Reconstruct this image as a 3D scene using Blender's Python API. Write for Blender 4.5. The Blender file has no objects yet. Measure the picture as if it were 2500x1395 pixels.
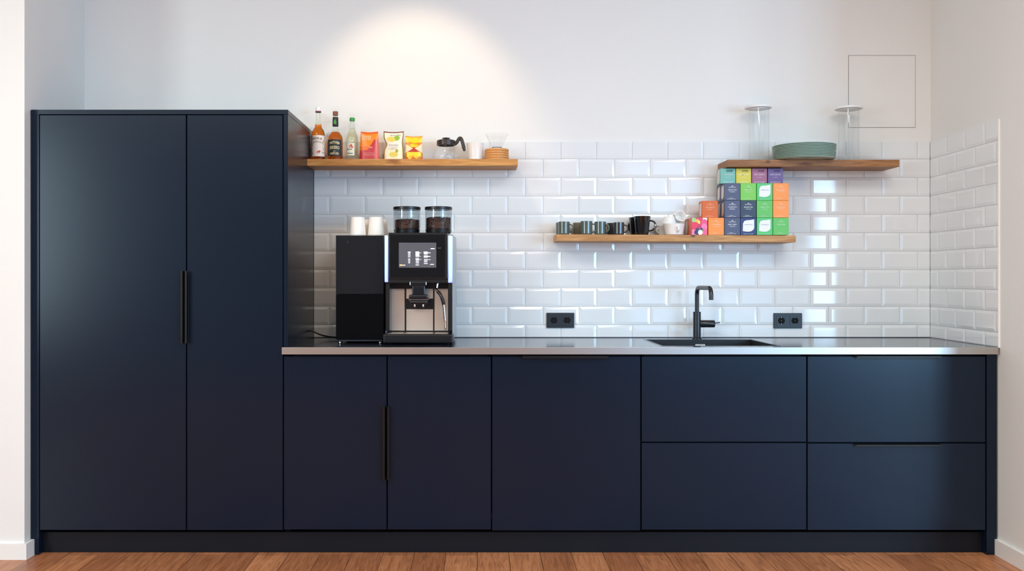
import bpy, bmesh, math, random
from mathutils import Vector, Matrix
random.seed(7)
PI = math.pi
C = bpy.context.scene.collection

# ---------------------------------------------------------------- camera
# measured from the photograph: 1 m at the cabinet fronts (y = 0) is 570 px, the vanishing point is (1165, 678)
F, D0, VX, VY, CZ = 2263.0, 3.97, 1165.0, 678.0, 1.189
def S(y): return F / (D0 + y)                      # pixels per metre at depth y
def X(px, y): return (px - VX) / S(y)
def Z(py, y): return CZ + (VY - py) / S(y)
cam_d = bpy.data.cameras.new('camera'); cam = bpy.data.objects.new('camera', cam_d); C.objects.link(cam)
cam.location = (0, -D0, CZ); cam.rotation_euler = (PI / 2, 0, 0)
cam_d.sensor_width = 36; cam_d.lens = F / 2500 * 36
cam_d.shift_x = (1250 - VX) / 2500; cam_d.shift_y = -(697.5 - VY) / 2500
cam_d.clip_start = .05; cam_d.clip_end = 50
sc = bpy.context.scene; sc.camera = cam
sc.view_settings.view_transform = 'Standard'; sc.view_settings.look = 'None'
sc.view_settings.gamma = 1; sc.view_settings.use_curve_mapping = False
sc.view_settings.exposure = 0.06
sc.cycles.max_bounces = 10; sc.cycles.transparent_max_bounces = 24; sc.cycles.diffuse_bounces = 5
sc.cycles.caustics_reflective = False

# ---------------------------------------------------------------- world and lights
w = bpy.data.worlds.new('world'); sc.world = w; w.use_nodes = True
w.node_tree.nodes['Background'].inputs[0].default_value = (.75, .85, 1, 1)
w.node_tree.nodes['Background'].inputs[1].default_value = .3
def area(name, loc, rot, sx, sy, power, col):
    l = bpy.data.lights.new(name, 'AREA'); l.shape = 'RECTANGLE'; l.size = sx; l.size_y = sy
    l.energy = power; l.color = col
    o = bpy.data.objects.new(name, l); o.location = loc; o.rotation_euler = rot; C.objects.link(o); return o
YR = -6.6                                           # rear wall of the room, behind the camera
WIN = [(4.25, 5.80), (6.05, 7.60), (1.90, 3.90)]    # the windows of the rear wall, right of the camera
for (a, b), pw in zip(WIN, (200, 200, 44)):         # daylight (the third window is set dimmer and bluer)
    area('window_area_light', ((a + b) / 2, YR - .06, 1.56), (PI / 2, 0, 0), b - a, 2.30, pw, (.42, .71, 1) if pw > 100 else (.30, .62, 1))
area('window_area_light', (-4.64, -4.85, 1.72), (PI / 2, 0, -PI / 2), 2.1, 1.95, 180, (.90, .99, 1))   # added fill for the right wall, set as an unseen far left window
for lx, ly in ((-1.9, -2.1), (1.0, -4.4), (-1.0, -4.9), (1.3, -2.4)):
    area('ceiling_fill_light', (lx, ly, 2.97), (0, 0, 0), 1.2, 1.2, 47, (.97, 1, .95))  # unseen fill lights added at ceiling height, no fittings built
def spot(name, loc, target, power, size, blend, col, radius):
    l = bpy.data.lights.new(name, 'SPOT'); l.energy = power; l.spot_size = size; l.spot_blend = blend
    l.color = col; l.shadow_soft_size = radius
    o = bpy.data.objects.new(name, l); o.location = loc
    o.rotation_euler = (Vector(target) - Vector(loc)).to_track_quat('-Z', 'Y').to_euler(); C.objects.link(o); return o
SPOT = (-.315, -.24, 2.80)
spot('track_spot_beam', SPOT, (-.31, .40, 2.13), 21, math.radians(66), .6, (1, .76, .50), .02)

# ---------------------------------------------------------------- materials
def lin(c):
    r = []
    for v in c[:3]:
        v = v / 255.0
        r.append(v / 12.92 if v <= .04045 else ((v + .055) / 1.055) ** 2.4)
    return tuple(r) + (1.0,)
MATS = {}
def mat(name, col, rough=.5, metal=0, spec=.5, noise=.03, nscale=8, bump=0, bscale=200, stretch=None, coat=0, emis=None, estr=1):
    if name in MATS: return MATS[name]
    m = bpy.data.materials.new(name); m.use_nodes = True; MATS[name] = m
    nt = m.node_tree; N = nt.nodes; L = nt.links; b = N['Principled BSDF']
    b.inputs['Roughness'].default_value = rough; b.inputs['Metallic'].default_value = metal
    b.inputs['Specular IOR Level'].default_value = spec; b.inputs['Coat Weight'].default_value = coat
    b.inputs['Coat Roughness'].default_value = .05
    tc = N.new('ShaderNodeTexCoord'); mp = N.new('ShaderNodeMapping')
    if stretch: mp.inputs['Scale'].default_value = stretch
    L.new(tc.outputs['Object'], mp.inputs['Vector'])
    nz = N.new('ShaderNodeTexNoise'); nz.inputs['Scale'].default_value = nscale; nz.inputs['Detail'].default_value = 4
    L.new(mp.outputs[0], nz.inputs['Vector'])
    mx = N.new('ShaderNodeMix'); mx.data_type = 'RGBA'
    c = lin(col)
    mx.inputs[6].default_value = tuple(v * (1 - noise) for v in c[:3]) + (1,)
    mx.inputs[7].default_value = tuple(min(1, v * (1 + noise)) for v in c[:3]) + (1,)
    L.new(nz.outputs['Fac'], mx.inputs[0]); L.new(mx.outputs[2], b.inputs['Base Color'])
    if bump:
        nb = N.new('ShaderNodeTexNoise'); nb.inputs['Scale'].default_value = bscale; nb.inputs['Detail'].default_value = 3
        L.new(mp.outputs[0], nb.inputs['Vector'])
        bp = N.new('ShaderNodeBump'); bp.inputs['Strength'].default_value = bump; bp.inputs['Distance'].default_value = .002
        L.new(nb.outputs['Fac'], bp.inputs['Height']); L.new(bp.outputs[0], b.inputs['Normal'])
    if emis:
        b.inputs['Emission Color'].default_value = lin(emis); b.inputs['Emission Strength'].default_value = estr
    return m
def clear(name, tint=(254, 254, 254), ior=1.45, rough=.02, base=.025):
    """thin clear glass or plastic: mostly transparent, mirror-like towards the edges"""
    if name in MATS: return MATS[name]
    m = bpy.data.materials.new(name); m.use_nodes = True; MATS[name] = m
    nt = m.node_tree; N = nt.nodes; L = nt.links; N.remove(N['Principled BSDF'])
    out = [n for n in N if n.type == 'OUTPUT_MATERIAL'][0]
    t = N.new('ShaderNodeBsdfTransparent'); t.inputs[0].default_value = lin(tint)
    g = N.new('ShaderNodeBsdfGlossy'); g.inputs['Roughness'].default_value = rough
    nz = N.new('ShaderNodeTexNoise'); nz.inputs['Scale'].default_value = 30
    rr = N.new('ShaderNodeMapRange'); rr.inputs[3].default_value = rough * .6; rr.inputs[4].default_value = rough * 1.4
    L.new(nz.outputs['Fac'], rr.inputs[0]); L.new(rr.outputs[0], g.inputs['Roughness'])
    fr = N.new('ShaderNodeLayerWeight'); fr.inputs['Blend'].default_value = .5
    pw = N.new('ShaderNodeMath'); pw.operation = 'POWER'; pw.inputs[1].default_value = 5; L.new(fr.outputs['Facing'], pw.inputs[0])
    ad = N.new('ShaderNodeMath'); ad.operation = 'MULTIPLY_ADD'; ad.inputs[1].default_value = .6; ad.inputs[2].default_value = base; ad.use_clamp = True
    L.new(pw.outputs[0], ad.inputs[0])
    mx = N.new('ShaderNodeMixShader'); L.new(ad.outputs[0], mx.inputs[0]); L.new(t.outputs[0], mx.inputs[1]); L.new(g.outputs[0], mx.inputs[2])
    L.new(mx.outputs[0], out.inputs[0]); return m
def liquid(name, col):
    if name in MATS: return MATS[name]
    m = mat(name, col, rough=.02, noise=.06, nscale=20); b = m.node_tree.nodes['Principled BSDF']
    b.inputs['Transmission Weight'].default_value = .95; b.inputs['IOR'].default_value = 1.2; return m
def printed(name='printed_film', rough=.35, coat=0):
    if name in MATS: return MATS[name]
    m = mat(name, (200, 200, 200), rough=rough, coat=coat); nt = m.node_tree; b = nt.nodes['Principled BSDF']
    a = nt.nodes.new('ShaderNodeAttribute'); a.attribute_name = 'print'
    nt.links.new(a.outputs['Color'], b.inputs['Base Color']); return m
def wood(name, dark, light, knots=(), scale=(1.2, 14, 14), rough=.5):
    m = bpy.data.materials.new(name); m.use_nodes = True; nt = m.node_tree; N = nt.nodes; L = nt.links; b = N['Principled BSDF']
    b.inputs['Roughness'].default_value = rough; b.inputs['Specular IOR Level'].default_value = .3
    tc = N.new('ShaderNodeTexCoord'); mp = N.new('ShaderNodeMapping'); mp.inputs['Scale'].default_value = scale
    L.new(tc.outputs['Object'], mp.inputs[0])
    n1 = N.new('ShaderNodeTexNoise'); n1.inputs['Scale'].default_value = 3.2; n1.inputs['Detail'].default_value = 7; n1.inputs['Distortion'].default_value = 1.1
    L.new(mp.outputs[0], n1.inputs['Vector'])
    n2 = N.new('ShaderNodeTexNoise'); n2.inputs['Scale'].default_value = 16; n2.inputs['Detail'].default_value = 5; n2.inputs['Distortion'].default_value = .5
    L.new(mp.outputs[0], n2.inputs['Vector'])
    mm = N.new('ShaderNodeMath'); mm.operation = 'MULTIPLY_ADD'; mm.inputs[1].default_value = .35; L.new(n2.outputs['Fac'], mm.inputs[0]); 
    sb = N.new('ShaderNodeMath'); sb.operation = 'SUBTRACT'; sb.inputs[1].default_value = .18; L.new(n1.outputs['Fac'], sb.inputs[0]); L.new(sb.outputs[0], mm.inputs[2])
    cr = N.new('ShaderNodeValToRGB'); L.new(mm.outputs[0], cr.inputs[0])
    e = cr.color_ramp.elements; e[0].position = .3; e[0].color = lin(dark); e[1].position = .68; e[1].color = lin(light)
    last = cr.outputs[0]
    for (kx, ky, kz, rx, rz, kc) in knots:
        v = N.new('ShaderNodeMapping'); v.vector_type = 'POINT'
        v.inputs['Location'].default_value = (-kx / rx, -ky / .12, -kz / rz); v.inputs['Scale'].default_value = (1 / rx, 1 / .12, 1 / rz)
        L.new(tc.outputs['Object'], v.inputs[0])
        nn = N.new('ShaderNodeTexNoise'); nn.inputs['Scale'].default_value = 2.2; nn.inputs['Detail'].default_value = 4; L.new(v.outputs[0], nn.inputs['Vector'])
        ln = N.new('ShaderNodeVectorMath'); ln.operation = 'LENGTH'; L.new(v.outputs[0], ln.inputs[0])
        ad = N.new('ShaderNodeMath'); ad.operation = 'ADD'; L.new(ln.outputs['Value'], ad.inputs[0])
        ml = N.new('ShaderNodeMath'); ml.operation = 'MULTIPLY'; ml.inputs[1].default_value = .9; L.new(nn.outputs['Fac'], ml.inputs[0]); L.new(ml.outputs[0], ad.inputs[1])
        mr = N.new('ShaderNodeMapRange'); mr.inputs[1].default_value = .75; mr.inputs[2].default_value = 1.35; mr.inputs[3].default_value = .8; mr.inputs[4].default_value = 0
        L.new(ad.outputs[0], mr.inputs[0])
        mx = N.new('ShaderNodeMix'); mx.data_type = 'RGBA'; mx.inputs[7].default_value = lin(kc)
        L.new(mr.outputs[0], mx.inputs[0]); L.new(last, mx.inputs[6]); last = mx.outputs[2]
    L.new(last, b.inputs['Base Color'])
    bp = N.new('ShaderNodeBump'); bp.inputs['Strength'].default_value = .15; bp.inputs['Distance'].default_value = .001
    L.new(n2.outputs['Fac'], bp.inputs['Height']); L.new(bp.outputs[0], b.inputs['Normal'])
    return m
def floor_mat():
    m = bpy.data.materials.new('oak_floor'); m.use_nodes = True; nt = m.node_tree; N = nt.nodes; L = nt.links; b = N['Principled BSDF']
    b.inputs['Roughness'].default_value = .38; b.inputs['Specular IOR Level'].default_value = .4
    tc = N.new('ShaderNodeTexCoord'); rt = N.new('ShaderNodeMapping'); rt.inputs['Rotation'].default_value = (0, 0, PI / 2)
    L.new(tc.outputs['Object'], rt.inputs[0])
    br = N.new('ShaderNodeTexBrick'); br.offset = .37; br.inputs['Scale'].default_value = 1
    br.inputs['Brick Width'].default_value = 1.1; br.inputs['Row Height'].default_value = .135
    br.inputs['Mortar Size'].default_value = .0012; br.inputs['Mortar Smooth'].default_value = .1
    br.inputs['Color1'].default_value = lin((206, 140, 96)); br.inputs['Color2'].default_value = lin((168, 108, 72)); br.inputs['Mortar'].default_value = lin((90, 52, 34))
    L.new(rt.outputs[0], br.inputs[0])
    mp = N.new('ShaderNodeMapping'); mp.inputs['Scale'].default_value = (22, 1.6, 1); L.new(tc.outputs['Object'], mp.inputs[0])
    n1 = N.new('ShaderNodeTexNoise'); n1.inputs['Scale'].default_value = 2.4; n1.inputs['Detail'].default_value = 8; n1.inputs['Distortion'].default_value = 1.8
    L.new(mp.outputs[0], n1.inputs['Vector'])
    cr = N.new('ShaderNodeValToRGB'); L.new(n1.outputs['Fac'], cr.inputs[0]); e = cr.color_ramp.elements
    e[0].position = .33; e[0].color = (.50, .44, .40, 1); e[1].position = .62; e[1].color = (1, 1, 1, 1)
    mx = N.new('ShaderNodeMix'); mx.data_type = 'RGBA'; mx.blend_type = 'MULTIPLY'; mx.inputs[0].default_value = .8
    L.new(br.outputs[0], mx.inputs[6]); L.new(cr.outputs[0], mx.inputs[7]); L.new(mx.outputs[2], b.inputs['Base Color'])
    bp = N.new('ShaderNodeBump'); bp.inputs['Strength'].default_value = .12; bp.inputs['Distance'].default_value = .001
    L.new(n1.outputs['Fac'], bp.inputs['Height']); L.new(bp.outputs[0], b.inputs['Normal'])
    return m

PAINT = mat('white_wall_paint', (232, 232, 230), rough=.75, noise=.012, nscale=3, bump=.06, bscale=260, spec=.25)
GREYP = mat('grey_wall_paint', (104, 108, 116), rough=.7, noise=.02, nscale=3, spec=.25)
CEIL = mat('white_ceiling_paint', (238, 237, 234), rough=.85, noise=.01, spec=.2)
TRIM = mat('white_satin_trim', (236, 236, 234), rough=.35, noise=.01)
TILE = mat('white_glazed_tile', (231, 234, 236), rough=.07, noise=.015, nscale=5, spec=.55, bump=.035, bscale=14)
GROUT = mat('pale_grout', (196, 197, 197), rough=.85, noise=.05, nscale=60, spec=.2)
NAVY = mat('matt_navy_laminate', (12, 22, 39), rough=.25, noise=.03, nscale=2.5, spec=.34)
NAVY.node_tree.nodes['Principled BSDF'].inputs['Specular Tint'].default_value = (.75, .90, 1, 1)
NAVY_IN = mat('dark_carcass', (12, 12, 16), rough=.7, noise=.02, spec=.2)
PLINTH = mat('dark_plinth', (12, 15, 23), rough=.5, noise=.03, spec=.25)
BLACKM = mat('black_anodised_metal', (15, 16, 20), rough=.35, noise=.03, spec=.4)
TOPM = mat('dark_linoleum_top', (44, 48, 60), rough=.14, noise=.03, nscale=30, spec=.5)
STEEL = mat('brushed_steel', (196, 190, 184), rough=.33, metal=1, noise=.05, nscale=6, stretch=(.6, 40, 40), bump=.006, bscale=30)
STEELP = mat('brushed_steel_panel', (214, 200, 188), rough=.42, metal=1, noise=.04, nscale=5, stretch=(.6, 30, 30))
CHROME = mat('bright_chrome', (225, 225, 228), rough=.08, metal=1, noise=.01)
BLACKG = mat('gloss_black_glass', (8, 8, 10), rough=.08, noise=.02, spec=.6)
BLACKP = mat('satin_black_plastic', (16, 16, 19), rough=.32, noise=.03, spec=.5)
BLACKS = mat('black_granite_sink', (20, 22, 27), rough=.42, noise=.12, nscale=300)
SOCK = mat('anthracite_plastic', (32, 36, 44), rough=.4, noise=.03)
FAUC = mat('matt_black_tap', (28, 30, 36), rough=.3, noise=.03, spec=.6)
GLASS = clear('clear_glass')
PLAST = clear('clear_acrylic', tint=(253, 254, 254), ior=1.49, rough=.03, base=.025)
PAPER = mat('white_paper_cup', (244, 238, 230), rough=.6, noise=.015)
WHITE = mat('white_glazed_china', (238, 237, 234), rough=.12, noise=.01, coat=.3)
LIDW = mat('white_plastic_lid', (236, 236, 236), rough=.35, noise=.01)

# ---------------------------------------------------------------- builders
def tag(o, label, cat, group=None, kind=None):
    if label: o['label'] = label
    if cat: o['category'] = cat
    if group: o['group'] = group
    if kind: o['kind'] = kind
    return o
def thing(name, loc, label, cat, group=None, rz=0):
    o = bpy.data.objects.new(name, None); o.empty_display_size = .05; C.objects.link(o)
    o.location = loc; o.rotation_euler = (0, 0, rz); return tag(o, label, cat, group)
class MB:
    def __init__(s): s.bm = bmesh.new(); s.wn = False
    def box(s, x0, x1, y0, y1, z0, z1, bev=0, seg=2):
        r = bmesh.ops.create_cube(s.bm, size=1)
        for v in r['verts']:
            v.co = Vector((x0 + (v.co.x + .5) * (x1 - x0), y0 + (v.co.y + .5) * (y1 - y0), z0 + (v.co.z + .5) * (z1 - z0)))
        if bev:
            if seg > 1: s.wn = True
            es = list({e for v in r['verts'] for e in v.link_edges})
            bmesh.ops.bevel(s.bm, geom=es, offset=bev, segments=seg, profile=.5, affect='EDGES')
        return s
    def prism(s, pts, y0, y1):
        """outline in x,z pushed from y0 to y1"""
        a = [s.bm.verts.new((p[0], y0, p[1])) for p in pts]; b = [s.bm.verts.new((p[0], y1, p[1])) for p in pts]
        n = len(pts); fs = [s.bm.faces.new(a), s.bm.faces.new(b[::-1])]
        for i in range(n): fs.append(s.bm.faces.new((a[i], b[i], b[(i + 1) % n], a[(i + 1) % n])))
        bmesh.ops.recalc_face_normals(s.bm, faces=fs); return s
    def lathe(s, prof, seg=40, cx=0, cy=0, sq=None, close=False):
        """profile (r, z) round the z axis; sq = superellipse exponent for rounded squares; close joins last to first"""
        rings = []
        for r, z in prof:
            if r < 1e-6: rings.append([s.bm.verts.new((cx, cy, z))]); continue
            ring = []
            for i in range(seg):
                a = 2 * PI * i / seg; k = 1
                if sq: k = (abs(math.cos(a)) ** sq + abs(math.sin(a)) ** sq) ** (-1 / sq)
                ring.append(s.bm.verts.new((cx + r * k * math.cos(a), cy + r * k * math.sin(a), z)))
            rings.append(ring)
        fs = []
        pairs = list(zip(rings, rings[1:])) + ([(rings[-1], rings[0])] if close else [])
        for A, B in pairs:
            for i in range(seg):
                j = (i + 1) % seg
                if len(A) == 1 and len(B) == 1: continue
                if len(A) == 1: fs.append(s.bm.faces.new((A[0], B[i], B[j])))
                elif len(B) == 1: fs.append(s.bm.faces.new((A[i], A[j], B[0])))
                else: fs.append(s.bm.faces.new((A[i], A[j], B[j], B[i])))
        bmesh.ops.recalc_face_normals(s.bm, faces=fs); return s
    def tube(s, pts, r, seg=14, flat=1.0, up=(0, 1, 0)):
        P = [Vector(p) for p in pts]; R = r if isinstance(r, (list, tuple)) else [r] * len(P); rings = []
        u = None
        for i, p in enumerate(P):
            t = (P[min(i + 1, len(P) - 1)] - P[max(i - 1, 0)]).normalized()
            if u is None:
                u = Vector(up); u = (u - t * u.dot(t))
                if u.length < 1e-4: u = Vector((1, 0, 0)); u = u - t * u.dot(t)
                u.normalize()
            else: u = (u - t * u.dot(t)).normalized()
            v = t.cross(u)
            rings.append([s.bm.verts.new(p + (u * math.cos(a) * flat + v * math.sin(a)) * R[i]) for a in [2 * PI * k / seg for k in range(seg)]])
        fs = [s.bm.faces.new(rings[0]), s.bm.faces.new(rings[-1][::-1])]
        for A, B in zip(rings, rings[1:]):
            for i in range(seg): fs.append(s.bm.faces.new((A[i], A[(i + 1) % seg], B[(i + 1) % seg], B[i])))
        bmesh.ops.recalc_face_normals(s.bm, faces=fs); return s
    def cyl(s, a, b, r, seg=32, bev=0):
        a, b = Vector(a), Vector(b)
        if bev:
            d = (b - a).normalized() * bev
            return s.tube([a, a + d * .3, a + d, b - d, b - d * .3, b], [r - bev, r - bev * .3, r, r, r - bev * .3, r - bev], seg)
        return s.tube([a, b], r, seg)
    def build(s, name, m, parent=None, off=(0, 0, 0), sharp=29, label=None):
        me = bpy.data.meshes.new(name); o3 = Vector(off)
        for v in s.bm.verts: v.co -= o3
        s.bm.to_mesh(me); s.bm.free(); me.materials.append(m)
        for p in me.polygons: p.use_smooth = True
        me.set_sharp_from_angle(angle=math.radians(sharp))
        o = bpy.data.objects.new(name, me); C.objects.link(o)
        if s.wn: md = o.modifiers.new('weighted_normals', 'WEIGHTED_NORMAL'); md.keep_sharp = True; md.weight = 100
        if parent: o.parent = parent
        elif tuple(off) != (0, 0, 0): o.location = o3
        if label: o['label'] = label
        return o
def bez(p, n=10):
    """smooth curve through points (Catmull-Rom)"""
    P = [Vector(q) for q in p]; P = [P[0] * 2 - P[1]] + P + [P[-1] * 2 - P[-2]]; out = []
    for i in range(1, len(P) - 2):
        for k in range(n):
            t = k / n; a, b, c, d = P[i - 1:i + 3]
            out.append(.5 * ((2 * b) + (c - a) * t + (2 * a - 5 * b + 4 * c - d) * t * t + (3 * b - a - 3 * c + d) * t ** 3))
    return out + [P[-2]]
TXT = {}
def text_tris(s):
    if s not in TXT:
        cu = bpy.data.curves.new('lettering_source', 'FONT'); cu.body = s; cu.resolution_u = 2; cu.offset = .018
        o = bpy.data.objects.new('lettering_source', cu); C.objects.link(o)
        bpy.context.view_layer.update()
        me = o.evaluated_get(bpy.context.evaluated_depsgraph_get()).to_mesh()
        vs = [v.co.copy() for v in me.vertices]; fs = [tuple(p.vertices) for p in me.polygons]
        bpy.data.objects.remove(o); bpy.data.curves.remove(cu)
        x0 = min(v.x for v in vs); x1 = max(v.x for v in vs); y0 = min(v.y for v in vs); y1 = max(v.y for v in vs)
        TXT[s] = ([((v.x - x0) / (x1 - x0), (v.y - y0) / (y1 - y0)) for v in vs], fs)
    return TXT[s]
def lettering(parent, m, mapf, items, name='lettering', label=None):
    """items: (string, centre_x, centre_z, width, height[, arch]); mapf(x, z) puts a point on the surface"""
    b = MB()
    for it in items:
        s, cx, cz, wd, ht = it[:5]; arch = it[5] if len(it) > 5 else 0
        vs, fs = text_tris(s)
        nv = [b.bm.verts.new(mapf(cx + (u - .5) * wd, cz + (v - .5) * ht + arch * (1 - (2 * u - 1) ** 2))) for u, v in vs]
        for f in fs: b.bm.faces.new([nv[i] for i in f])
    o = b.build(name, m, parent, label=label)
    return o
def patch(parent, name, m, mapf, pts, label=None, n=1):
    """flat polygon laid on a surface by mapf"""
    b = MB(); b.bm.faces.new([b.bm.verts.new(mapf(x, z)) for x, z in pts]); return b.build(name, m, parent, label=label)
def strip_patch(bm, mapf, x0, x1, z0, z1, nx=1):
    lo = [bm.verts.new(mapf(x0 + (x1 - x0) * i / nx, z0)) for i in range(nx + 1)]
    hi = [bm.verts.new(mapf(x0 + (x1 - x0) * i / nx, z1)) for i in range(nx + 1)]
    for i in range(nx): bm.faces.new((lo[i], lo[i + 1], hi[i + 1], hi[i]))
def art(name, parent, m, mapf, colf, nu, nv, closed_back=None, bottom=False):
    """surface printed with colours colf(u, v) (u to the right, v up), optional matching back"""
    bm = bmesh.new(); lay = bm.loops.layers.float_color.new('print')
    def grid(mf, flip, cf):
        G = [[bm.verts.new(mf(i / nu, j / nv)) for i in range(nu + 1)] for j in range(nv + 1)]
        for j in range(nv):
            for i in range(nu):
                q = [G[j][i], G[j][i + 1], G[j + 1][i + 1], G[j + 1][i]]
                if flip: q = q[::-1]
                f = bm.faces.new(q); c = lin(cf((i + .5) / nu, (j + .5) / nv))
                for l in f.loops: l[lay] = c
        return G
    A = grid(mapf, False, colf)
    if closed_back:
        B = grid(closed_back, True, lambda u, v: colf(.02, v))
        if bottom:
            c = lin(colf(.02, .02))
            for i in range(nu):
                f = bm.faces.new((A[0][i], B[0][i], B[0][i + 1], A[0][i + 1]))
                for l in f.loops: l[lay] = c
    bmesh.ops.remove_doubles(bm, verts=bm.verts, dist=1e-5)
    me = bpy.data.meshes.new(name); bm.to_mesh(me); bm.free(); me.materials.append(m)
    for p in me.polygons: p.use_smooth = True
    me.set_sharp_from_angle(angle=math.radians(60))
    o = bpy.data.objects.new(name, me); C.objects.link(o)
    if parent: o.parent = parent
    return o
def copy_thing(o, loc, label=None, rz=None, group=None):
    r = o.copy(); C.objects.link(r); r.location = loc
    if rz is not None: r.rotation_euler = (0, 0, rz)
    if label: r['label'] = label
    if group: r['group'] = group
    for ch in list(o.children):
        c = ch.copy(); C.objects.link(c); c.parent = r
        for g in list(ch.children):
            d = g.copy(); C.objects.link(d); d.parent = c
    return r

# ---------------------------------------------------------------- room
H = 3.02; YB = .638                                   # ceiling height, plaster face of the back wall
XL0, XL1 = -1.912, -1.952                             # niche left side: at its front edge and at the back wall
XR0, XR1 = 2.2156, 2.2542                              # niche right side: at y = -.5 and at the back
YL = -.055; YRE = -.50; XLO, XRO = -4.6, 8.2
def structure(o): o['kind'] = 'structure'; return o
structure(MB().box(XLO - .2, XRO + .2, YR - .2, YB + .2, -.12, 0).build('floor', floor_mat()))
structure(MB().box(XLO - .2, XRO + .2, YR - .2, YB + .2, H, H + .12).build('ceiling', CEIL))
structure(MB().box(XL1 - .01, XR1 + .03, YB, YB + .15, 0, H).build('wall_back', PAINT))
def poly_wall(name, pts):
    bm = MB(); a = [bm.bm.verts.new((p[0], p[1], 0)) for p in pts]; b = [bm.bm.verts.new((p[0], p[1], H)) for p in pts]
    fs = [bm.bm.faces.new(a), bm.bm.faces.new(b[::-1])]; n = len(pts)
    for i in range(n): fs.append(bm.bm.faces.new((a[i], b[i], b[(i + 1) % n], a[(i + 1) % n])))
    bmesh.ops.recalc_face_normals(bm.bm, faces=fs); return structure(bm.build(name, PAINT))
poly_wall('wall_left', [(XL0, YL), (XL1, YB), (XL1 - .02, YB + .15), (XLO, YB + .15), (XLO, YL)])
poly_wall('wall_right', [(XR0, YRE), (XR1, YB), (XR1 + .02, YB + .15), (XRO, YB + .15), (XRO, YRE)])
zs0, zs1 = .72, 2.72
structure(MB().box(XLO - .15, XLO, YR, -5.9, 0, H).box(XLO - .15, XLO, -3.8, YL + .1, 0, H).box(XLO - .15, XLO, -5.9, -3.8, 0, zs0).box(XLO - .15, XLO, -5.9, -3.8, zs1, H).build('wall_far_left', GREYP))
f = MB()
for y0, y1, z0, z1 in [(-5.9, -5.85, zs0, zs1), (-3.85, -3.8, zs0, zs1), (-5.9, -3.8, zs0, zs0 + .05), (-5.9, -3.8, zs1 - .05, zs1), (-4.89, -4.81, zs0, zs1)]: f.box(XLO - .03, XLO + .01, y0, y1, z0, z1, .003)
structure(f.build('window_4', TRIM))  # unseen window frame added around the fill light
structure(MB().box(XRO, XRO + .15, YR, YRE + .1, 0, H).build('wall_far_right', PAINT))
b = MB()
zs0, zs1 = .40, 2.72
b.box(XLO - .1, WIN[2][0], YR - .25, YR, 0, H).box(WIN[1][1], XRO + .1, YR - .25, YR, 0, H)
b.box(WIN[0][1], WIN[1][0], YR - .25, YR, 0, H).box(WIN[2][1], WIN[0][0], YR - .25, YR, 0, H)
for a, c in WIN: b.box(a, c, YR - .25, YR, 0, zs0).box(a, c, YR - .25, YR, zs1, H)
structure(b.build('wall_rear', GREYP))
for i, (a, c) in enumerate(WIN):
    f = MB()
    for x0, x1, z0, z1 in [(a, a + .05, zs0, zs1), (c - .05, c, zs0, zs1), (a, c, zs0, zs0 + .05), (a, c, zs1 - .05, zs1), ((a + c) / 2 - .04, (a + c) / 2 + .04, zs0, zs1)]:
        f.box(x0, x1, YR - .05, YR - .01, z0, z1, .003)
    structure(f.build('window_%d' % (i + 1), TRIM))
# skirting boards
ZB = .067
def xl(y): return XL0 + (XL1 - XL0) * (y - YL) / (YB - YL)
def xr(y): return XR0 + (XR1 - XR0) * (y - YRE) / (YB - YRE)
b = MB(); b.prism([(XLO, 0), (XL0 + .015, 0), (XL0 + .015, ZB), (XLO, ZB)], YL - .015, YL)
b.box(XL0, XL0 + .015, YL, .032, 0, ZB)
structure(b.build('baseboard_left', TRIM))
b = MB(); v = [b.bm.verts.new((x, y, z)) for z in (0, ZB) for x, y in [(xr(.03), .03), (xr(.03) - .015, .03), (XR0 - .015, YRE - .015), (XRO, YRE - .015), (XRO, YRE), (XR0, YRE)]]
fs = [b.bm.faces.new(v[:6]), b.bm.faces.new(v[6:][::-1])] + [b.bm.faces.new((v[i], v[6 + i], v[6 + (i + 1) % 6], v[(i + 1) % 6])) for i in range(6)]
bmesh.ops.recalc_face_normals(b.bm, faces=fs); structure(b.build('baseboard_right', TRIM))

# metro tiles: bevelled, brick bond
ZT, RH, TW = Z(346, .63), .09153, .17697
Z0 = Z(388.5, .63); ZC = Z(824, .63)
GAP, BEV, TH = .0011, .0135, .0042
def tile(bm, pf, a0, a1, z0, z1, cut):
    """one bevelled tile; pf(a, z, d) = point at d above the bed; cut tells which sides keep no bevel"""
    j = random.uniform(-.0011, .0011), random.uniform(-.0005, .0005)
    def q(a, z, d):
        if d > .003: d += j[0] * (a - (a0 + a1) / 2) / TW * 2 * .4 + j[1] * (z - (z0 + z1) / 2) / RH * .8
        return bm.verts.new(pf(a, z, d))
    a0 += GAP; a1 -= GAP; z0 += GAP; z1 -= GAP
    bl, br_, bb, bt = [0.0004 if c else BEV for c in cut]
    if bl + br_ > (a1 - a0) * .8: bl = br_ = (a1 - a0) * .2
    O0 = [q(a0, z0, 0), q(a1, z0, 0), q(a1, z1, 0), q(a0, z1, 0)]
    e = .0016
    O1 = [q(a0, z0, e if not (cut[0] or cut[2]) else e), q(a1, z0, e), q(a1, z1, e), q(a0, z1, e)]
    I = [q(a0 + bl, z0 + bb, TH), q(a1 - br_, z0 + bb, TH), q(a1 - br_, z1 - bt, TH), q(a0 + bl, z1 - bt, TH)]
    fs = [bm.faces.new(I)]
    for R0, R1 in ((O0, O1), (O1, I)):
        for k in range(4): fs.append(bm.faces.new((R0[k], R0[(k + 1) % 4], R1[(k + 1) % 4], R1[k])))
    return fs
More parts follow.
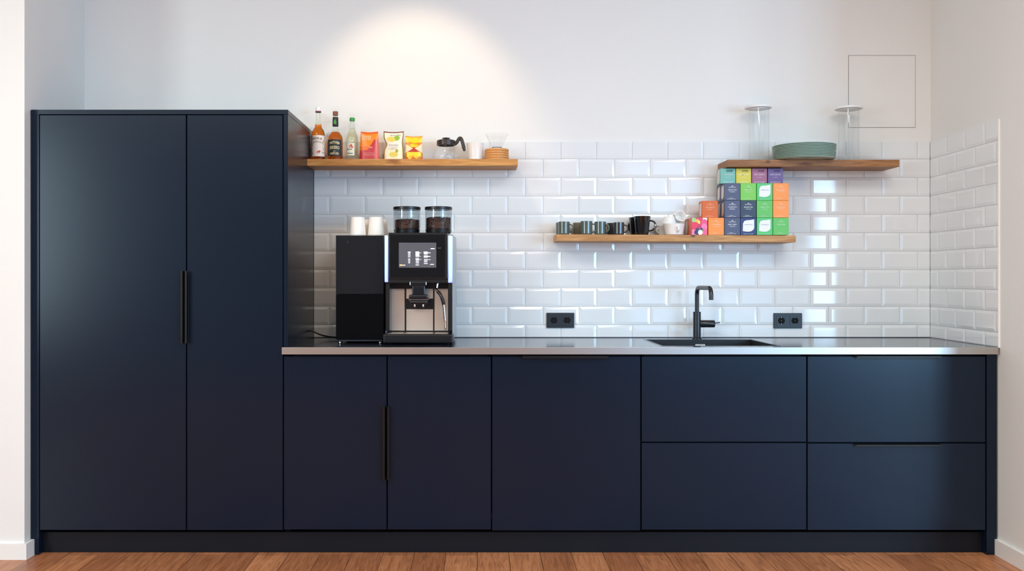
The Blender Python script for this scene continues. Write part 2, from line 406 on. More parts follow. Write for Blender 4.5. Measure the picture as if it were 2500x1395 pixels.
def tile_field(name, pf, a_lo, a_hi, joints):
    bm = bmesh.new()
    rows = []; z = Z0
    rows.append((Z0, ZT, 0))
    k = 0
    while z > ZC + .001:
        z2 = max(z - RH, ZC); k += 1; rows.append((z2, z, k)); z = z2
    fs = []
    for z0, z1, k in rows:
        js = joints(k); xs = [a_lo] + [x for x in js if a_lo + .01 < x < a_hi - .01] + [a_hi]
        for i in range(len(xs) - 1):
            full = abs((xs[i + 1] - xs[i]) - TW) < .004
            cut = [i == 0 and not full, i == len(xs) - 2 and not full, z1 - z0 < RH * .8 and k > 2, k == 0]
            fs += tile(bm, pf, xs[i], xs[i + 1], z0, z1, cut)
    bmesh.ops.recalc_face_normals(bm, faces=bm.faces[:])
    me = bpy.data.meshes.new(name); bm.to_mesh(me); bm.free(); me.materials.append(TILE)
    o = bpy.data.objects.new(name, me); C.objects.link(o); return o
YT = YB - .0042 - .0038
xA = X(804.5, .63); xB = X(847.5, .63)
XT0 = -.8105; XT1 = X(2270.7, .63)
bed = structure(MB().box(XT0, XT1 + .002, YT + .0042, YB, ZC - .004, ZT - .001).build('trim_1', GROUT))
bed['label'] = 'pale grout bed of the back wall tiles'
o = tile_field('wall_back_tiles', lambda a, z, d: (a, YT + .0042 - d, z), XT0, XT1, lambda k: [(xB if k % 2 == 0 else xA) + TW * i for i in range(-2, 20)])
structure(o)
# right side tiles
def rt(y): return XT1 - (XT1 - X(2434, .0)) * (.63 - y) / .63
ang = math.atan2(XT1 - X(2434, 0), .63)
structure_pts = [(rt(.63) + .004, .632), (rt(-.008) + .004, -.008), (rt(-.008) + .03, -.008), (rt(.63) + .02, .632)]
b = MB(); n = 4
va = [b.bm.verts.new((p[0], p[1], ZC - .004)) for p in structure_pts]; vb = [b.bm.verts.new((p[0], p[1], ZT - .001)) for p in structure_pts]
fs = [b.bm.faces.new(va), b.bm.faces.new(vb[::-1])] + [b.bm.faces.new((va[i], vb[i], vb[(i + 1) % n], va[(i + 1) % n])) for i in range(n)]
bmesh.ops.recalc_face_normals(b.bm, faces=fs); bed2 = structure(b.build('trim_2', GROUT)); bed2['label'] = 'pale grout bed of the side wall tiles'
o = tile_field('wall_right_tiles', lambda a, z, d: (rt(-a) + .0042 - d * math.cos(ang), -a, z), -.63, .006,
               lambda k: [(-.46 if k % 2 == 0 else -.545) + TW * i for i in range(-1, 5)])
structure(o)
structure(MB().box(rt(0) - .0005, rt(0) + .010, -.012, -.007, ZC - .004, ZT + .003, .0008).build('trim_3', TRIM))

# access panel in the back wall
ax0, ax1 = X(2071, YB), X(2235, YB); az0, az1 = Z(312, YB), Z(135, YB)
t = thing('access_panel', ((ax0 + ax1) / 2, YB, az0), 'square white flush access panel in the wall above the right end shelf', 'access panel')
b = MB(); g = .0022
b.box(ax0, ax1, YB - .0006, YB, az0, az1); b.build('shadow_gap', mat('dark_gap', (120, 120, 120), rough=.8), t, (t.location))
MB().box(ax0 + g, ax1 - g, YB - .0016, YB - .0004, az0 + g, az1 - g).build('panel', PAINT, t, (t.location))

# ceiling track and the lamp that lights the wall
MB().box(-1.6, 1.6, SPOT[1] - .018, SPOT[1] + .018, H - .03, H, .002).build('lighting_track', LIDW)
tag(bpy.data.objects['lighting_track'], 'white ceiling track carrying the spotlight over the shelves', 'lighting track')
t = thing('track_spotlight', (SPOT[0], SPOT[1], H - .03), 'white track spotlight aimed at the wall above the bottle shelf', 'spotlight')
d = (Vector((-.31, .40, 2.13)) - Vector(SPOT)).normalized(); base = Vector(SPOT)
hb = MB(); pr = [(.045, 0), (.047, -.002), (.047, .10), (.03, .125), (0, .125), (0, .12), (.027, .12), (.0425, .096), (.0425, 0)]
hb.lathe(pr, 32, close=False); q = (-d).to_track_quat('Z', 'Y').to_matrix()
for v in hb.bm.verts: v.co = q @ v.co + base - d * .02
hb.build('lamp_head', LIDW, t, t.location)
MB().cyl((SPOT[0], SPOT[1], H - .03), tuple(base - d * .12), .008, 16).build('stem', LIDW, t, t.location)

# ---------------------------------------------------------------- cabinets
FT = .019; ZD0, ZD1 = Z(1294, 0), Z(870.5, 0)
def door(name, parent, px0, px1, py0, py1, off, th=FT):
    return MB().box(X(px0, 0), X(px1, 0), 0, th, Z(py1, 0), Z(py0, 0), .0012, 1).build(name, NAVY, parent, off)
def vhandle(parent, x0, x1, z0, z1, off, side):
    """upright edge pull: a flange on the door and a lip standing out beside the gap"""
    b = MB(); b.box(x0, x1, -.004, 0, z0, z1, .0008, 1)
    e = x1 if side > 0 else x0
    b.box(min(e, e - side * .004), max(e, e - side * .004), -.026, -.003, z0, z1, .0008, 1)
    b.box(min(e, e - side * .011), max(e, e - side * .011), -.026, -.0225, z0, z1, .0008, 1)
    return b.build('handle', BLACKM, parent, off)
def hhandle(parent, x0, x1, z1, off, m=None):
    b = MB(); b.box(x0, x1, -.003, 0, z1 - .016, z1, .0008, 1)
    b.box(x0, x1, -.024, -.002, z1 - .003, z1, .0008, 1)
    b.box(x0, x1, -.024, -.0212, z1 - .009, z1, .0008, 1)
    return b.build('handle', m or BLACKM, parent, off)
def carcass(parent, x0, x1, z0, z1, off, yb=.6):
    b = MB(); t_ = .016
    b.box(x0, x0 + t_, .021, yb, z0, z1).box(x1 - t_, x1, .021, yb, z0, z1)
    b.box(x0, x1, .021, yb, z0, z0 + t_).box(x0, x1, yb - .006, yb, z0, z1).box(x0, x1, .021, .05, z1 - t_, z1)
    b.box(x0, x1, .024, .028, z0, z1)
    return b.build('carcass', NAVY_IN, parent, off)
YW = YB - .002
# tall cupboard
tx0, tx1 = X(76, 0), X(703, 0); WB = .861; ztop = Z(268, 0); ztu = Z(279.5, 0)
t = thing('tall_cupboard', ((tx0 + tx1) / 2, .3, 0), 'tall matt navy two-door cupboard filling the left end of the niche', 'cupboard'); o3 = tuple(t.location)
MB().box(tx0 - .001, tx1 + .001, -.001, YW, ztu, ztop, .001, 1).build('top_panel', NAVY, t, o3)
xs = X(95, 0)
b = MB(); b.prism([(tx0, ztu), (xs, ztu), (xs, .001), (tx0 + .015, .001), (tx0 + .015, ZB + .002), (tx0, ZB + .002)], 0, .024)
b.box(xs - .016, xs, .024, YW, .001, ztu); b.build('side_panel', NAVY, t, o3)
MB().box(X(692, 0), tx1, 0, YW, WB + .0005, ztu, .0008, 1).box(X(692, 0), tx1, .056, YW, .001, WB + .0005).build('side_panel', NAVY, t, o3)
carcass(t, xs + .001, X(692, 0) - .001, .105, ztu - .001, o3, YW)
d1 = door('door', t, 97, 453.5, 281, 1295, o3); d2 = door('door', t, 456.5, 690, 281, 1295, o3)
for dd, a, c_, sd in ((d1, 443, 451.5, 1), (d2, 454, 461, -1)):
    vhandle(dd, X(a, 0), X(c_, 0), Z(838, 0), Z(662, 0), o3, sd)
# base units
t = thing('base_cabinet', (X(945, 0), .3, .1), 'navy base cabinet with two upright doors below the coffee machine', 'cabinet'); o3 = tuple(t.location)
carcass(t, tx1 + .001, X(1199.5, 0), ZD0, .858, o3)
d1 = door('door', t, 692.8, 943.5, 870.5, 1293.5, o3); d2 = door('door', t, 946.5, 1198.5, 870.5, 1293.5, o3)
vhandle(d1, X(933, 0), X(942.5, 0), Z(1170, 0), Z(992, 0), o3, 1); vhandle(d2, X(945, 0), X(952, 0), Z(1170, 0), Z(992, 0), o3, -1)
t = thing('dishwasher', (X(1383, 0), .3, .1), 'built-in dishwasher with a plain navy front and black pull along its top', 'dishwasher'); o3 = tuple(t.location)
MB().box(X(1203, 0), X(1563, 0), .021, .58, Z(1300, 0), .856).build('body', NAVY_IN, t, o3)
d1 = door('door', t, 1201.5, 1563.5, 870.5, 1295.5, o3)
hhandle(d1, X(1275, 0), X(1484, 0), Z(868, 0), o3)
t = thing('drawer_cabinet', (X(1768, 0), .3, .1), 'navy cabinet with two handleless drawers beneath the sink', 'cabinet'); o3 = tuple(t.location)
carcass(t, X(1565.5, 0), X(1969.5, 0), ZD0, .858, o3)
door('drawer_front', t, 1566.5, 1968.8, 870.5, 1079.5, o3); door('drawer_front', t, 1566.5, 1968.8, 1082.3, 1294, o3)
t = thing('drawer_cabinet', (X(2190, 0), .3, .1), 'navy two-drawer cabinet with slim black pulls at the right end', 'cabinet'); o3 = tuple(t.location)
carcass(t, X(1970.5, 0), X(2407, 0), ZD0, .858, o3)
d1 = door('drawer_front', t, 1971.8, 2406, 870.5, 1080.5, o3); d2 = door('drawer_front', t, 1971.8, 2406, 1083.5, 1295, o3)
hhandle(d1, X(2087, 0), X(2293, 0), Z(868, 0), o3); hhandle(d2, X(2085, 0), X(2291, 0), Z(1083, 0), o3)
b = MB(); x0, x1 = X(2409, 0), X(2433.5, 0); b.prism([(x0, .859), (x1, .859), (x1, ZB + .002), ((xr(0) - .017), ZB + .002), ((xr(0) - .017), .001), (x0, .001)], 0, .024)
b.box(x0, x0 + .016, .024, .6, .001, .859); b.build('side_panel', NAVY, t, o3)
o = MB().box(X(95, 0) + .001, X(2409, 0) - .001, .036, .052, .001, Z(1300, .036)).build('plinth', PLINTH)
tag(o, 'dark recessed plinth board running under all the navy cabinets', 'plinth')

# ---------------------------------------------------------------- worktop, sink, tap
WT = .8906; WB = .861
sx0, sx1, sy0, sy1 = .806, 1.312, .07, .478
wx1 = rt(0) - .004
t = thing('worktop', (.7, .3, WB), 'long dark worktop with a brushed steel front edge on the base cabinets', 'worktop'); o3 = tuple(t.location)
b = MB(); xw0 = -.8095
yb = YT + .0005
def slab(x0, x1, y0, y1, z0=WB, z1=WT): b.box(x0, x1, y0, y1, z0, z1)
slab(xw0, sx0, -.0165, yb); slab(sx1, wx1, -.0165, 0); 
v0 = [(sx1, 0), (wx1, 0), (rt(.6) - .004, yb), (sx1, yb)]
va = [b.bm.verts.new((p[0], p[1], WB)) for p in v0]; vb = [b.bm.verts.new((p[0], p[1], WT)) for p in v0]
fs = [b.bm.faces.new(va), b.bm.faces.new(vb[::-1])] + [b.bm.faces.new((va[i], vb[i], vb[(i + 1) % 4], va[(i + 1) % 4])) for i in range(4)]
bmesh.ops.recalc_face_normals(b.bm, faces=fs)
slab(sx0, sx1, -.0165, sy0); slab(sx0, sx1, sy1, yb)
b.build('top', TOPM, t, o3)
MB().box(X(688, -.02), X(2437.5, -.02), -.0205, -.0166, WB, WT + .0004, .0007, 2).build('edge_strip', STEEL, t, o3)
MB().box(xw0, XT1 - .004, YT - .006, YT - .0002, WT, WT + .0035, .0008, 1).build('seal_strip', mat('grey_seal', (70, 78, 90), rough=.5), t, o3)
# sink
t = thing('kitchen_sink', ((sx0 + sx1) / 2, .27, WB - .15), 'black rectangular sink bowl set flush into the worktop', 'sink'); o3 = tuple(t.location)
b = MB(); zb = WT - .185; k = .0035
b.box(sx0, sx0 + k, sy0, sy1, zb, WT + .0004).box(sx1 - k, sx1, sy0, sy1, zb, WT + .0004)
b.box(sx0, sx1, sy0, sy0 + k, zb, WT + .0004).box(sx0, sx1, sy1 - k, sy1, zb, WT + .0004).box(sx0, sx1, sy0, sy1, zb - .004, zb)
b.build('bowl', BLACKS, t, o3)
b = MB(); e = .008
b.box(sx0 - e, sx0, sy0 - e, sy1 + e, WT - .0002, WT + .0009).box(sx1, sx1 + e, sy0 - e, sy1 + e, WT - .0002, WT + .0009)
b.box(sx0, sx1, sy0 - e, sy0, WT - .0002, WT + .0009).box(sx0, sx1, sy1, sy1 + e, WT - .0002, WT + .0009); b.build('rim', mat('sink_rim', (50, 55, 66), rough=.25, spec=.8), t, o3)
MB().lathe([(0, zb + .001), (.045, zb + .001), (.045, zb + .004), (.03, zb + .004), (.028, zb + .002), (0, zb + .002)], 32, (sx0 + sx1) / 2, .3).build('drain', CHROME, t, o3)
mx_ = X(1709, sy1); yy = sy1 - k - .0012
bl = MB().box(mx_ - .023, mx_ + .023, yy, yy + .0011, Z(844.8, sy1), Z(841, sy1), .0004, 1).build('maker_badge', LIDW, t, o3)
lettering(bl, mat('grey_print', (90, 94, 100)), lambda x, z: (x - o3[0], yy - .0003 - o3[1], z - o3[2]), [('BLANCO', mx_, Z(842.9, sy1), .036, .0042)])
# tap
fy = .522; fx = X(1701.6, fy)
t = thing('kitchen_tap', (fx, fy, WT), 'matt black single lever tap with square swan neck behind the sink', 'tap')
hb = Z(761.5, fy) - WT
MB().lathe([(0, 0), (.0235, 0), (.0235, .004), (.0205, .008), (.0186, .010), (.0186, hb - .018), (.0182, hb - .0175), (.0182, hb - .0165), (.0186, hb - .016), (.0186, hb - .001), (.0175, hb), (0, hb)], 36).build('body', FAUC, t)
zt = Z(703, .45) - WT; reach = .225; r = .035; sx_ = .004
pts = [(0, 0, hb - .005), (0, 0, zt - r)] + [(sx_ * (1 - math.cos(a)) * .2, -r * (1 - math.cos(a)), zt - r + r * math.sin(a)) for a in [PI / 2 * i / 8 for i in range(1, 9)]]
pts += [(.012, -(reach - r) - r * math.sin(a), zt - r + r * math.cos(a)) for a in [PI / 2 * i / 8 for i in range(0, 9)]] + [(.012, -reach, Z(733, .29) - WT)]
MB().tube(pts, .0102, 20, up=(1, 0, 0)).build('spout', FAUC, t)
hz = Z(791, fy) - WT
lv = MB().cyl((.012, 0, hz), (.085, 0, hz), .0178, 28, .0025).build('mixer_barrel', FAUC, t)
MB().tube([(.066, -.014, hz + .001), (.085, -.017, hz + .004), (.108, -.018, hz + .008)], [.003, .003, .0022], 12).build('lever', FAUC, lv)
MB().tube([(.062, 0, hz), (.0635, 0, hz)], .0181, 28).build('joint_ring', BLACKM, lv)

# ---------------------------------------------------------------- sockets
def socket(px0, px1, py0, py1, label):
    y = YT; x0, x1 = X(px0, y), X(px1, y); z0, z1 = Z(py1, y), Z(py0, y)
    t = thing('double_socket', ((x0 + x1) / 2, y, z0), label, 'power socket', 'black double sockets on the tiles')
    wd, ht = x1 - x0, z1 - z0
    b = MB(); b.box(-wd / 2, wd / 2, -.0095, .0038, 0, ht, .0025, 2); b.build('frame', SOCK, t)
    for s_ in (-1, 1):
        cx = s_ * wd * .239; h2 = .0245; cz = ht / 2; b = MB()
        seg = 32; ring = []; out = []
        for i in range(seg):
            a = 2 * PI * i / seg; kk = 1 / max(abs(math.cos(a)), abs(math.sin(a)))
            out.append((cx + h2 * kk * math.cos(a), cz + h2 * kk * math.sin(a))); ring.append((cx + .0178 * math.cos(a), cz + .0178 * math.sin(a)))
        V = [[b.bm.verts.new((p[0], yy_, p[1])) for p in L_] for L_, yy_ in ((out, -.0094), (out, -.0112), (ring, -.0112), (ring, -.0098 + .0005))]
        for A, B in zip(V, V[1:]):
            for i in range(seg): b.bm.faces.new((A[i], A[(i + 1) % seg], B[(i + 1) % seg], B[i]))
        b.bm.faces.new(V[-1]); bmesh.ops.recalc_face_normals(b.bm, faces=b.bm.faces[:])
        p = b.build('socket_insert', SOCK, t)
        MB().cyl((cx, -.0101, cz), (cx, -.0096, cz), .0165, 28).build('recess', NAVY_IN, p)
        b = MB()
        for dz in (-.0155, .0155): b.box(cx - .002, cx + .002, -.0118, -.0098, cz + dz - .002, cz + dz + .002, .0005, 1)
        b.cyl((cx, -.0125, cz), (cx, -.0099, cz), .0012, 12); b.build('contact', CHROME, p)
    return t
socket(1334, 1401.7, 764, 800.8, 'black double power socket on the tiles, left one, between coffee machine and tap')
socket(1888, 1957, 764.7, 801.8, 'black double power socket on the tiles to the right of the tap')

# ---------------------------------------------------------------- shelves
SY = .45
def shelf(px0, px1, ztop_, zbot, label, m, tilt=0):
    x0, x1 = X(px0, SY), X(px1, SY); cx = (x0 + x1) / 2
    o = MB().box(x0 - cx, x1 - cx, SY - .54, YT - .54 + (0 if ztop_ < 1.5 else 0), zbot - ztop_, 0, .0012, 1).build('wall_shelf', m)
    o.location = (cx, .54, ztop_); o.rotation_euler = (0, tilt, 0)
    return tag(o, label, 'shelf', 'floating wooden shelves')
w1 = wood('oiled_oak_left_lit', (166, 110, 54), (212, 158, 94), [(X(962, SY) + .3105, -.09, -.012, .05, .022, (138, 84, 42))])  # one stain on all shelves; their differing light is partly in these tones
w2 = wood('oiled_oak_middle', (160, 114, 68), (208, 160, 108), [(X(1692, SY) - .949, -.09, -.004, .016, .011, (48, 42, 40))])
w3 = wood('oiled_oak_right_shaded', (126, 84, 52), (172, 124, 82), [(X(1873, SY) - 1.60, -.09, -.010, .018, .012, (92, 52, 34)), (X(1965, SY) - 1.60, -.09, -.02, .05, .012, (112, 70, 46))])
Z1, Z2, Z3 = Z(388.4, SY), 1.3925, Z(390, SY)
shelf(748.5, 1264, Z1, Z(405, SY), 'thick oak wall shelf beside the tall cupboard holding bottles and a glass coffee pot', w1)
shelf(1358.8, 1943, Z2, Z2 - .0325, 'thick oak wall shelf, lowest of the three, holding mugs and tea boxes', w2, math.radians(.28))
shelf(1776.5, 2196, Z3, Z(407.3, SY), 'thick oak wall shelf at the right holding green plates and clear canisters', w3)
def z2(x): return Z2 - math.tan(math.radians(.28)) * (x - (X(1358.8, SY) + X(1943, SY)) / 2) + .0003

# ---------------------------------------------------------------- bottles
GB = clear('bottle_glass', tint=(246, 250, 246), rough=.02, base=.03)
def smooth_prof(p, n=5):
    P = bez([(r, 0, z) for r, z in p], n); return [(max(q.x, 0), q.z) for q in P]
def bottle(name, px, prof, label, liq, ltop, cap_m, cap, lab, y=.545, cat='bottle'):
    x = X(px, y); t = thing(name, (x, y, Z1), label, cat, 'bottles on the left shelf')
    outer = smooth_prof(prof, 4)
    MB().lathe([(0, .001)] + [(outer[0][0], .001)] + outer + [(outer[-1][0] - .003, outer[-1][1]), (0, outer[-1][1] - .002)], 40).build('glass_body', GB, t)
    inner = [(max(r - .0016, .002), z + .0012) for r, z in outer if z < ltop]
    MB().lathe([(0, .003)] + [(inner[0][0] - .002, .003)] + inner + [(inner[-1][0], ltop), (0, ltop)], 40).build('drink', liq, t)
    cm = MB(); r_, z0, z1 = cap
    cm.lathe([(0, z0 + .001), (r_ - .001, z0 + .0005), (r_, z0 + .002), (r_, z1 - .002), (r_ - .002, z1), (0, z1)], 32).build('cap', cap_m, t)
    r0, a0, a1, lz0, lz1, lm = lab
    b = MB(); mf = lambda a, z: ((r0 + .0006) * math.sin(a / r0), -(r0 + .0006) * math.cos(a / r0), z)
    strip_patch(b.bm, mf, a0, a1, lz0, lz1, 24)
    lo = b.build('label', lm, t); mf2 = lambda a, z: ((r0 + .001) * math.sin(a / r0), -(r0 + .001) * math.cos(a / r0), z)
    return t, lo, mf2
AMBER = liquid('amber_syrup', (250, 138, 30)); AMBER2 = liquid('dark_amber_rum', (244, 124, 26)); PALE = liquid('pale_lemonade', (250, 248, 230))
t, lo, mf = bottle('syrup_bottle', 777, [(.033, .003), (.0335, .01), (.0335, .06), (.0335, .118), (.0331, .130), (.0308, .142), (.0262, .153), (.0205, .161), (.0178, .169), (.0165, .182), (.012, .195), (.0115, .215), (.0115, .242)],
    'tall clear bottle of amber syrup with a white floral label beside the tall cupboard', AMBER, .178, LIDW, (.0135, .244, .264),
    (.0338, -.048, .042, .021, .123, mat('cream_label', (238, 228, 220), rough=.5, noise=.02)))
MB().lathe([(.0118, .238), (.0142, .2385), (.0148, .241), (.0142, .2435), (.0118, .244)], 28, close=True).build('neck_ring', mat('plum_ring', (110, 50, 70), rough=.4), t)
INK = mat('dark_ink', (74, 40, 34), rough=.6); RED = mat('red_print', (214, 62, 40), rough=.5); LEAF = mat('olive_print', (122, 132, 60), rough=.6)
lettering(lo, INK, mf, [('RASSA &', .0, .106, .046, .011, .003)]); lettering(lo, LEAF, mf, [('OSTPOL', .0, .088, .046, .010, .003)])
b = MB()
for i in range(26):
    a = random.choice((-1, 1)) * random.uniform(.022, .038); z = random.uniform(.03, .10); s_ = random.uniform(.0016, .0032)
    if a > .036: a = .034
    b.bm.faces.new([b.bm.verts.new(mf(a + s_ * math.cos(q_), z + s_ * .8 * math.sin(q_))) for q_ in [2 * PI * i_ / 7 for i_ in range(7)]])
b.build('printed_leaves', LEAF, lo)
b = MB()
for a, z, s_ in ((.006, .041, .0075), (.0115, .046, .005)): b.bm.faces.new([b.bm.verts.new(mf(a + s_ * math.cos(q_), z + s_ * .8 * math.sin(q_))) for q_ in [2 * PI * i_ / 12 for i_ in range(12)]])
b.build('printed_fruit', RED, lo)
t, lo, mf = bottle('rum_bottle', 819, [(.036, .003), (.0365, .01), (.0365, .06), (.0365, .103), (.0360, .111), (.0335, .121), (.0285, .130), (.0215, .139), (.0172, .147), (.0145, .158), (.0135, .172), (.0128, .215), (.0125, .222)],
    'amber bottle with a black neck sleeve and dark label with cream lettering', AMBER2, .142, mat('brown_cap', (128, 70, 40), rough=.4), (.0128, .2226, .2435),
    (.0368, -.046, .036, .023, .103, mat('blackish_label', (36, 44, 44), rough=.5)))
MB().lathe([(.0142, .171), (.0146, .172), (.0138, .214), (.0134, .2155), (.0132, .2155), (.0132, .171)], 30, close=True).build('neck_sleeve', mat('black_sleeve', (36, 32, 30), rough=.5), t)
patch(t, 'neck_emblem', mat('green_emblem', (60, 150, 62), rough=.5), lambda x, z: (x, -.0152, z), [(-.006, .180), (.006, .180), (.007, .188), (.004, .197), (0, .203), (-.005, .197), (-.007, .188)])
CREAM = mat('cream_ink', (226, 214, 170), rough=.6)
lettering(lo, CREAM, mf, [('WATTHEIM', 0, .084, .050, .012, .004), ('SEKERO', 0, .062, .050, .015, .002), ('ale', 0, .046, .012, .004), ('SNEPUDE', 0, .034, .042, .010, .001)])
t, lo, mf = bottle('lemonade_bottle', 860, [(.0285, .003), (.029, .01), (.029, .05), (.0285, .10), (.0262, .122), (.019, .142), (.0148, .157), (.0125, .172), (.0115, .185), (.0118, .197)],
    'smaller bottle of pale cloudy drink with a green cap beside the orange pouch', PALE, .160, mat('green_cap', (44, 150, 62), rough=.35), (.0132, .196, .2125),
    (.0293, -.030, .014, .026, .086, mat('pale_mint_label', (222, 224, 204), rough=.5)))
lettering(lo, mat('teal_ink', (28, 96, 92), rough=.6), mf, [('Bawa', -.010, .056, .026, .008, .001), ('Gazzosa', -.008, .037, .028, .008, 0)])
b = MB()
for a, z, s_ in ((-.004, .069, .008), (.003, .066, .006), (-.001, .076, .005)): b.bm.faces.new([b.bm.verts.new(mf(a + s_ * math.cos(q_), z + s_ * .8 * math.sin(q_))) for q_ in [2 * PI * i_ / 12 for i_ in range(12)]])
b.build('printed_flower', mat('pink_print', (206, 70, 84), rough=.5), lo)

# ---------------------------------------------------------------- pouches
FILM = printed('glossy_printed_film', rough=.28)
def pouch(name, pxl, pxr, h, T, edges, colf, label, y=.545):
    cx = X((pxl + pxr) / 2, y); t = thing(name, (cx, y, Z1), label, 'food pouch', 'food pouches on the left shelf')
    W = (pxr - pxl) / S(y)
    def th(u, v): return T * max(0, 1 - v) ** .55 * (1 - abs(2 * u - 1) ** 3) ** .6 + .0004 + .0012 * math.sin(9 * u + 7 * v) * (1 - v) * u * (1 - u) * 4
    def topz(u): return h * (1 - .03 * math.sin(PI * u))
    def L(u, v):
        a, c_ = edges(v); return (a + (c_ - a) * u) * W - W / 2
    fr = lambda u, v: (L(u, v), -th(u, v), .0005 + v * topz(u)); bk = lambda u, v: (L(u, v), th(u, v), .0005 + v * topz(u))
    o = art('film_bag', t, FILM, fr, colf, 56, 72, bk, True)
    def mf(a, z):
        u = a; v = z; p = fr(u, v); return (p[0], p[1] - .0006, p[2])
    return t, o, mf
def c1(u, v):
    if v > .93: return (226, 92, 24)
    if v < .07: return (150, 26, 40)
    if v < .34 + .04 * math.sin(6 * u) or (v < .74 and u > .36 + (v - .34) * 1.05): return (196, 52, 62) if u < .84 else (226, 112, 104)
    return (246, 140, 12) if v > .5 else (238, 112, 22)
t, o, mf = pouch('snack_pouch', 877.5, 926, .146, .017, lambda v: (.0 + .07 * v, 1 - .06 * v), c1, 'orange and crimson foil pouch standing between lemonade bottle and white pouch')
lettering(o, CREAM, mf, [('KEISES', .34, .84, .52, .07), ('BEGUPS', .34, .755, .52, .07)])
lettering(o, mat('pale_pink_ink', (238, 190, 180), rough=.6), mf, [('SNACK', .58, .47, .2, .06), ('granola', .5, .27, .5, .03), ('mixture', .5, .21, .55, .03)])
def c2(u, v):
    if v > .955: return (122, 50, 48)
    if (u - .36) ** 2 / .05 + (v - .74) ** 2 / .008 < 1: return (240, 208, 92)
    if (u - .66) ** 2 / .025 + (v - .78) ** 2 / .007 < 1: return (150, 192, 62)
    if (u - .5) ** 2 / .05 + (v - .22) ** 2 / .008 < 1: return (226, 208, 92)
    if (u - .66) ** 2 / .006 + (v - .34) ** 2 / .004 < 1: return (168, 172, 60)
    if v < .07: return (150, 140, 110) if math.sin(60 * u) > 0 else (230, 220, 180)
    if u < .06 or u > .95: return (150, 128, 50)
    return (238, 234, 214) if v > .45 else (240, 230, 196)
t, o, mf = pouch('snack_pouch', 936.5, 986, .147, .018, lambda v: (.0 + .14 * math.exp(-((v - .55) / .14) ** 2), 1 - .05 * math.exp(-((v - .6) / .2) ** 2)), c2, 'white pouch printed with yellow and green fruit, middle one of the three pouches')
lettering(o, mat('grey_ink', (150, 146, 158), rough=.6), mf, [('MANSIEA', .45, .54, .56, .045), ('fruchtgummi', .42, .47, .56, .03), ('vegan', .40, .41, .5, .028)])
lettering(o, mat('green_ink', (110, 140, 80), rough=.6), mf, [('KATJES', .60, .87, .5, .05)])
def c3(u, v):
    w_ = abs(u - .5)
    if v > .95: return (214, 140, 22)
    lim = .46 if v > .68 else (.46 - (.68 - v) * 2.4 if v > .5 else (.06 + (.5 - v) * 2.3))
    lim = min(lim, .48)
    if v < .06: return (186, 72, 14)
    if w_ < lim:
        if .36 < v < .56: return (188, 48, 16)
        if w_ > lim - .05 and v < .7: return (206, 96, 14)
        if .64 < v < .74 and w_ > .10 + .1 * math.sin(40 * v): return (224, 128, 18)
        if v < .13 + .05 * math.sin(17 * u): return (206, 104, 14)
        return (252, 214, 30) if math.sin(u * 13 + 3 * math.sin(v * 17)) + math.sin(v * 23 + 2 * u) > -.9 else (240, 176, 18)
    return (238, 216, 176)
pouch('snack_pouch', 989, 1032.5, .125, .016, lambda v: (.0 + .01 * v, 1 - .02 * v), c3, 'small yellow pouch with an hourglass shaped orange print beside the coffee pot')

# ---------------------------------------------------------------- coffee pot, white cup, coasters, dripper
y = .54; t = thing('coffee_pot', (X(1089, y), y, Z1), 'clear glass coffee pot with a black collar, lid and handle', 'coffee pot')
pr = smooth_prof([(.055, .001), (.064, .004), (.067, .014), (.064, .030), (.055, .052), (.046, .070), (.043, .078)], 5)
MB().lathe([(0, .001)] + pr + [(.0415, .078)] + [(r_ - .0018, z_ + .0005) for r_, z_ in pr[::-1][1:]] + [(0, .003)], 48).build('glass_body', GLASS, t)
BRN = mat('brown_black_plastic', (48, 36, 30), rough=.3, noise=.04)
MB().lathe([(.0432, .076), (.0455, .077), (.0455, .098), (.0435, .101), (.0415, .101), (.0415, .076)], 44, close=True).build('collar', BRN, t)
lid = MB().lathe([(0, .099), (.041, .099), (.041, .102), (.03, .1045), (.006, .106), (.006, .109), (.019, .1105), (.0195, .113), (.014, .1145), (0, .1145)], 36).build('lid', BRN, t)
hp = bez([(.036, 0, .083), (.050, 0, .090), (.060, 0, .105), (.066, 0, .1125), (.074, 0, .109), (.082, 0, .085), (.090, 0, .050)], 6)
MB().tube(hp, [.009] * 5 + [.0085] * (len(hp) - 8) + [.0075, .007, .005], 16, flat=.8).build('handle', BRN, t)
def cup_profile(rt_, rb, h, wall=.003, foot=0):
    o_ = smooth_prof([(rb * .9, .0008), (rb, .004), (rb + (rt_ - rb) * .25, h * .3), (rb + (rt_ - rb) * .65, h * .7), (rt_, h)], 4)
    return [(0, .0008)] + o_ + [(rt_ - wall * .5, h + .0006), (rt_ - wall, h)] + [(r_ - wall, z_ + (wall if i == len(o_) - 2 else .001)) for i, (r_, z_) in enumerate(o_[::-1][1:-1])] + [(0, .004)]
y = .54; t = thing('white_cup', (X(1161, y), y, Z1), 'plain white handleless cup between coffee pot and wooden coasters', 'cup')
MB().lathe(cup_profile(.0445, .031, .0865, .0025), 44).build('cup_body', WHITE, t)
yc = .535; xc = X(1213, yc); cw = mat('pale_beech', (206, 146, 82), rough=.5, noise=.12, nscale=9, stretch=(1, 12, 12))
o = MB().lathe([(0, 0), (.0560, 0), (.0576, .0008), (.0583, .0026), (.0583, .0086), (.0576, .0104), (.056, .0112), (0, .011)], 48).build('wooden_coaster', cw)
o.location = (xc, yc, Z1 + .0003); tag(o, 'round wooden coaster, bottom one of the stack under the glass dripper', 'coaster', 'stacked wooden coasters')
names = ['second from the bottom', 'middle one', 'second from the top', 'top one']
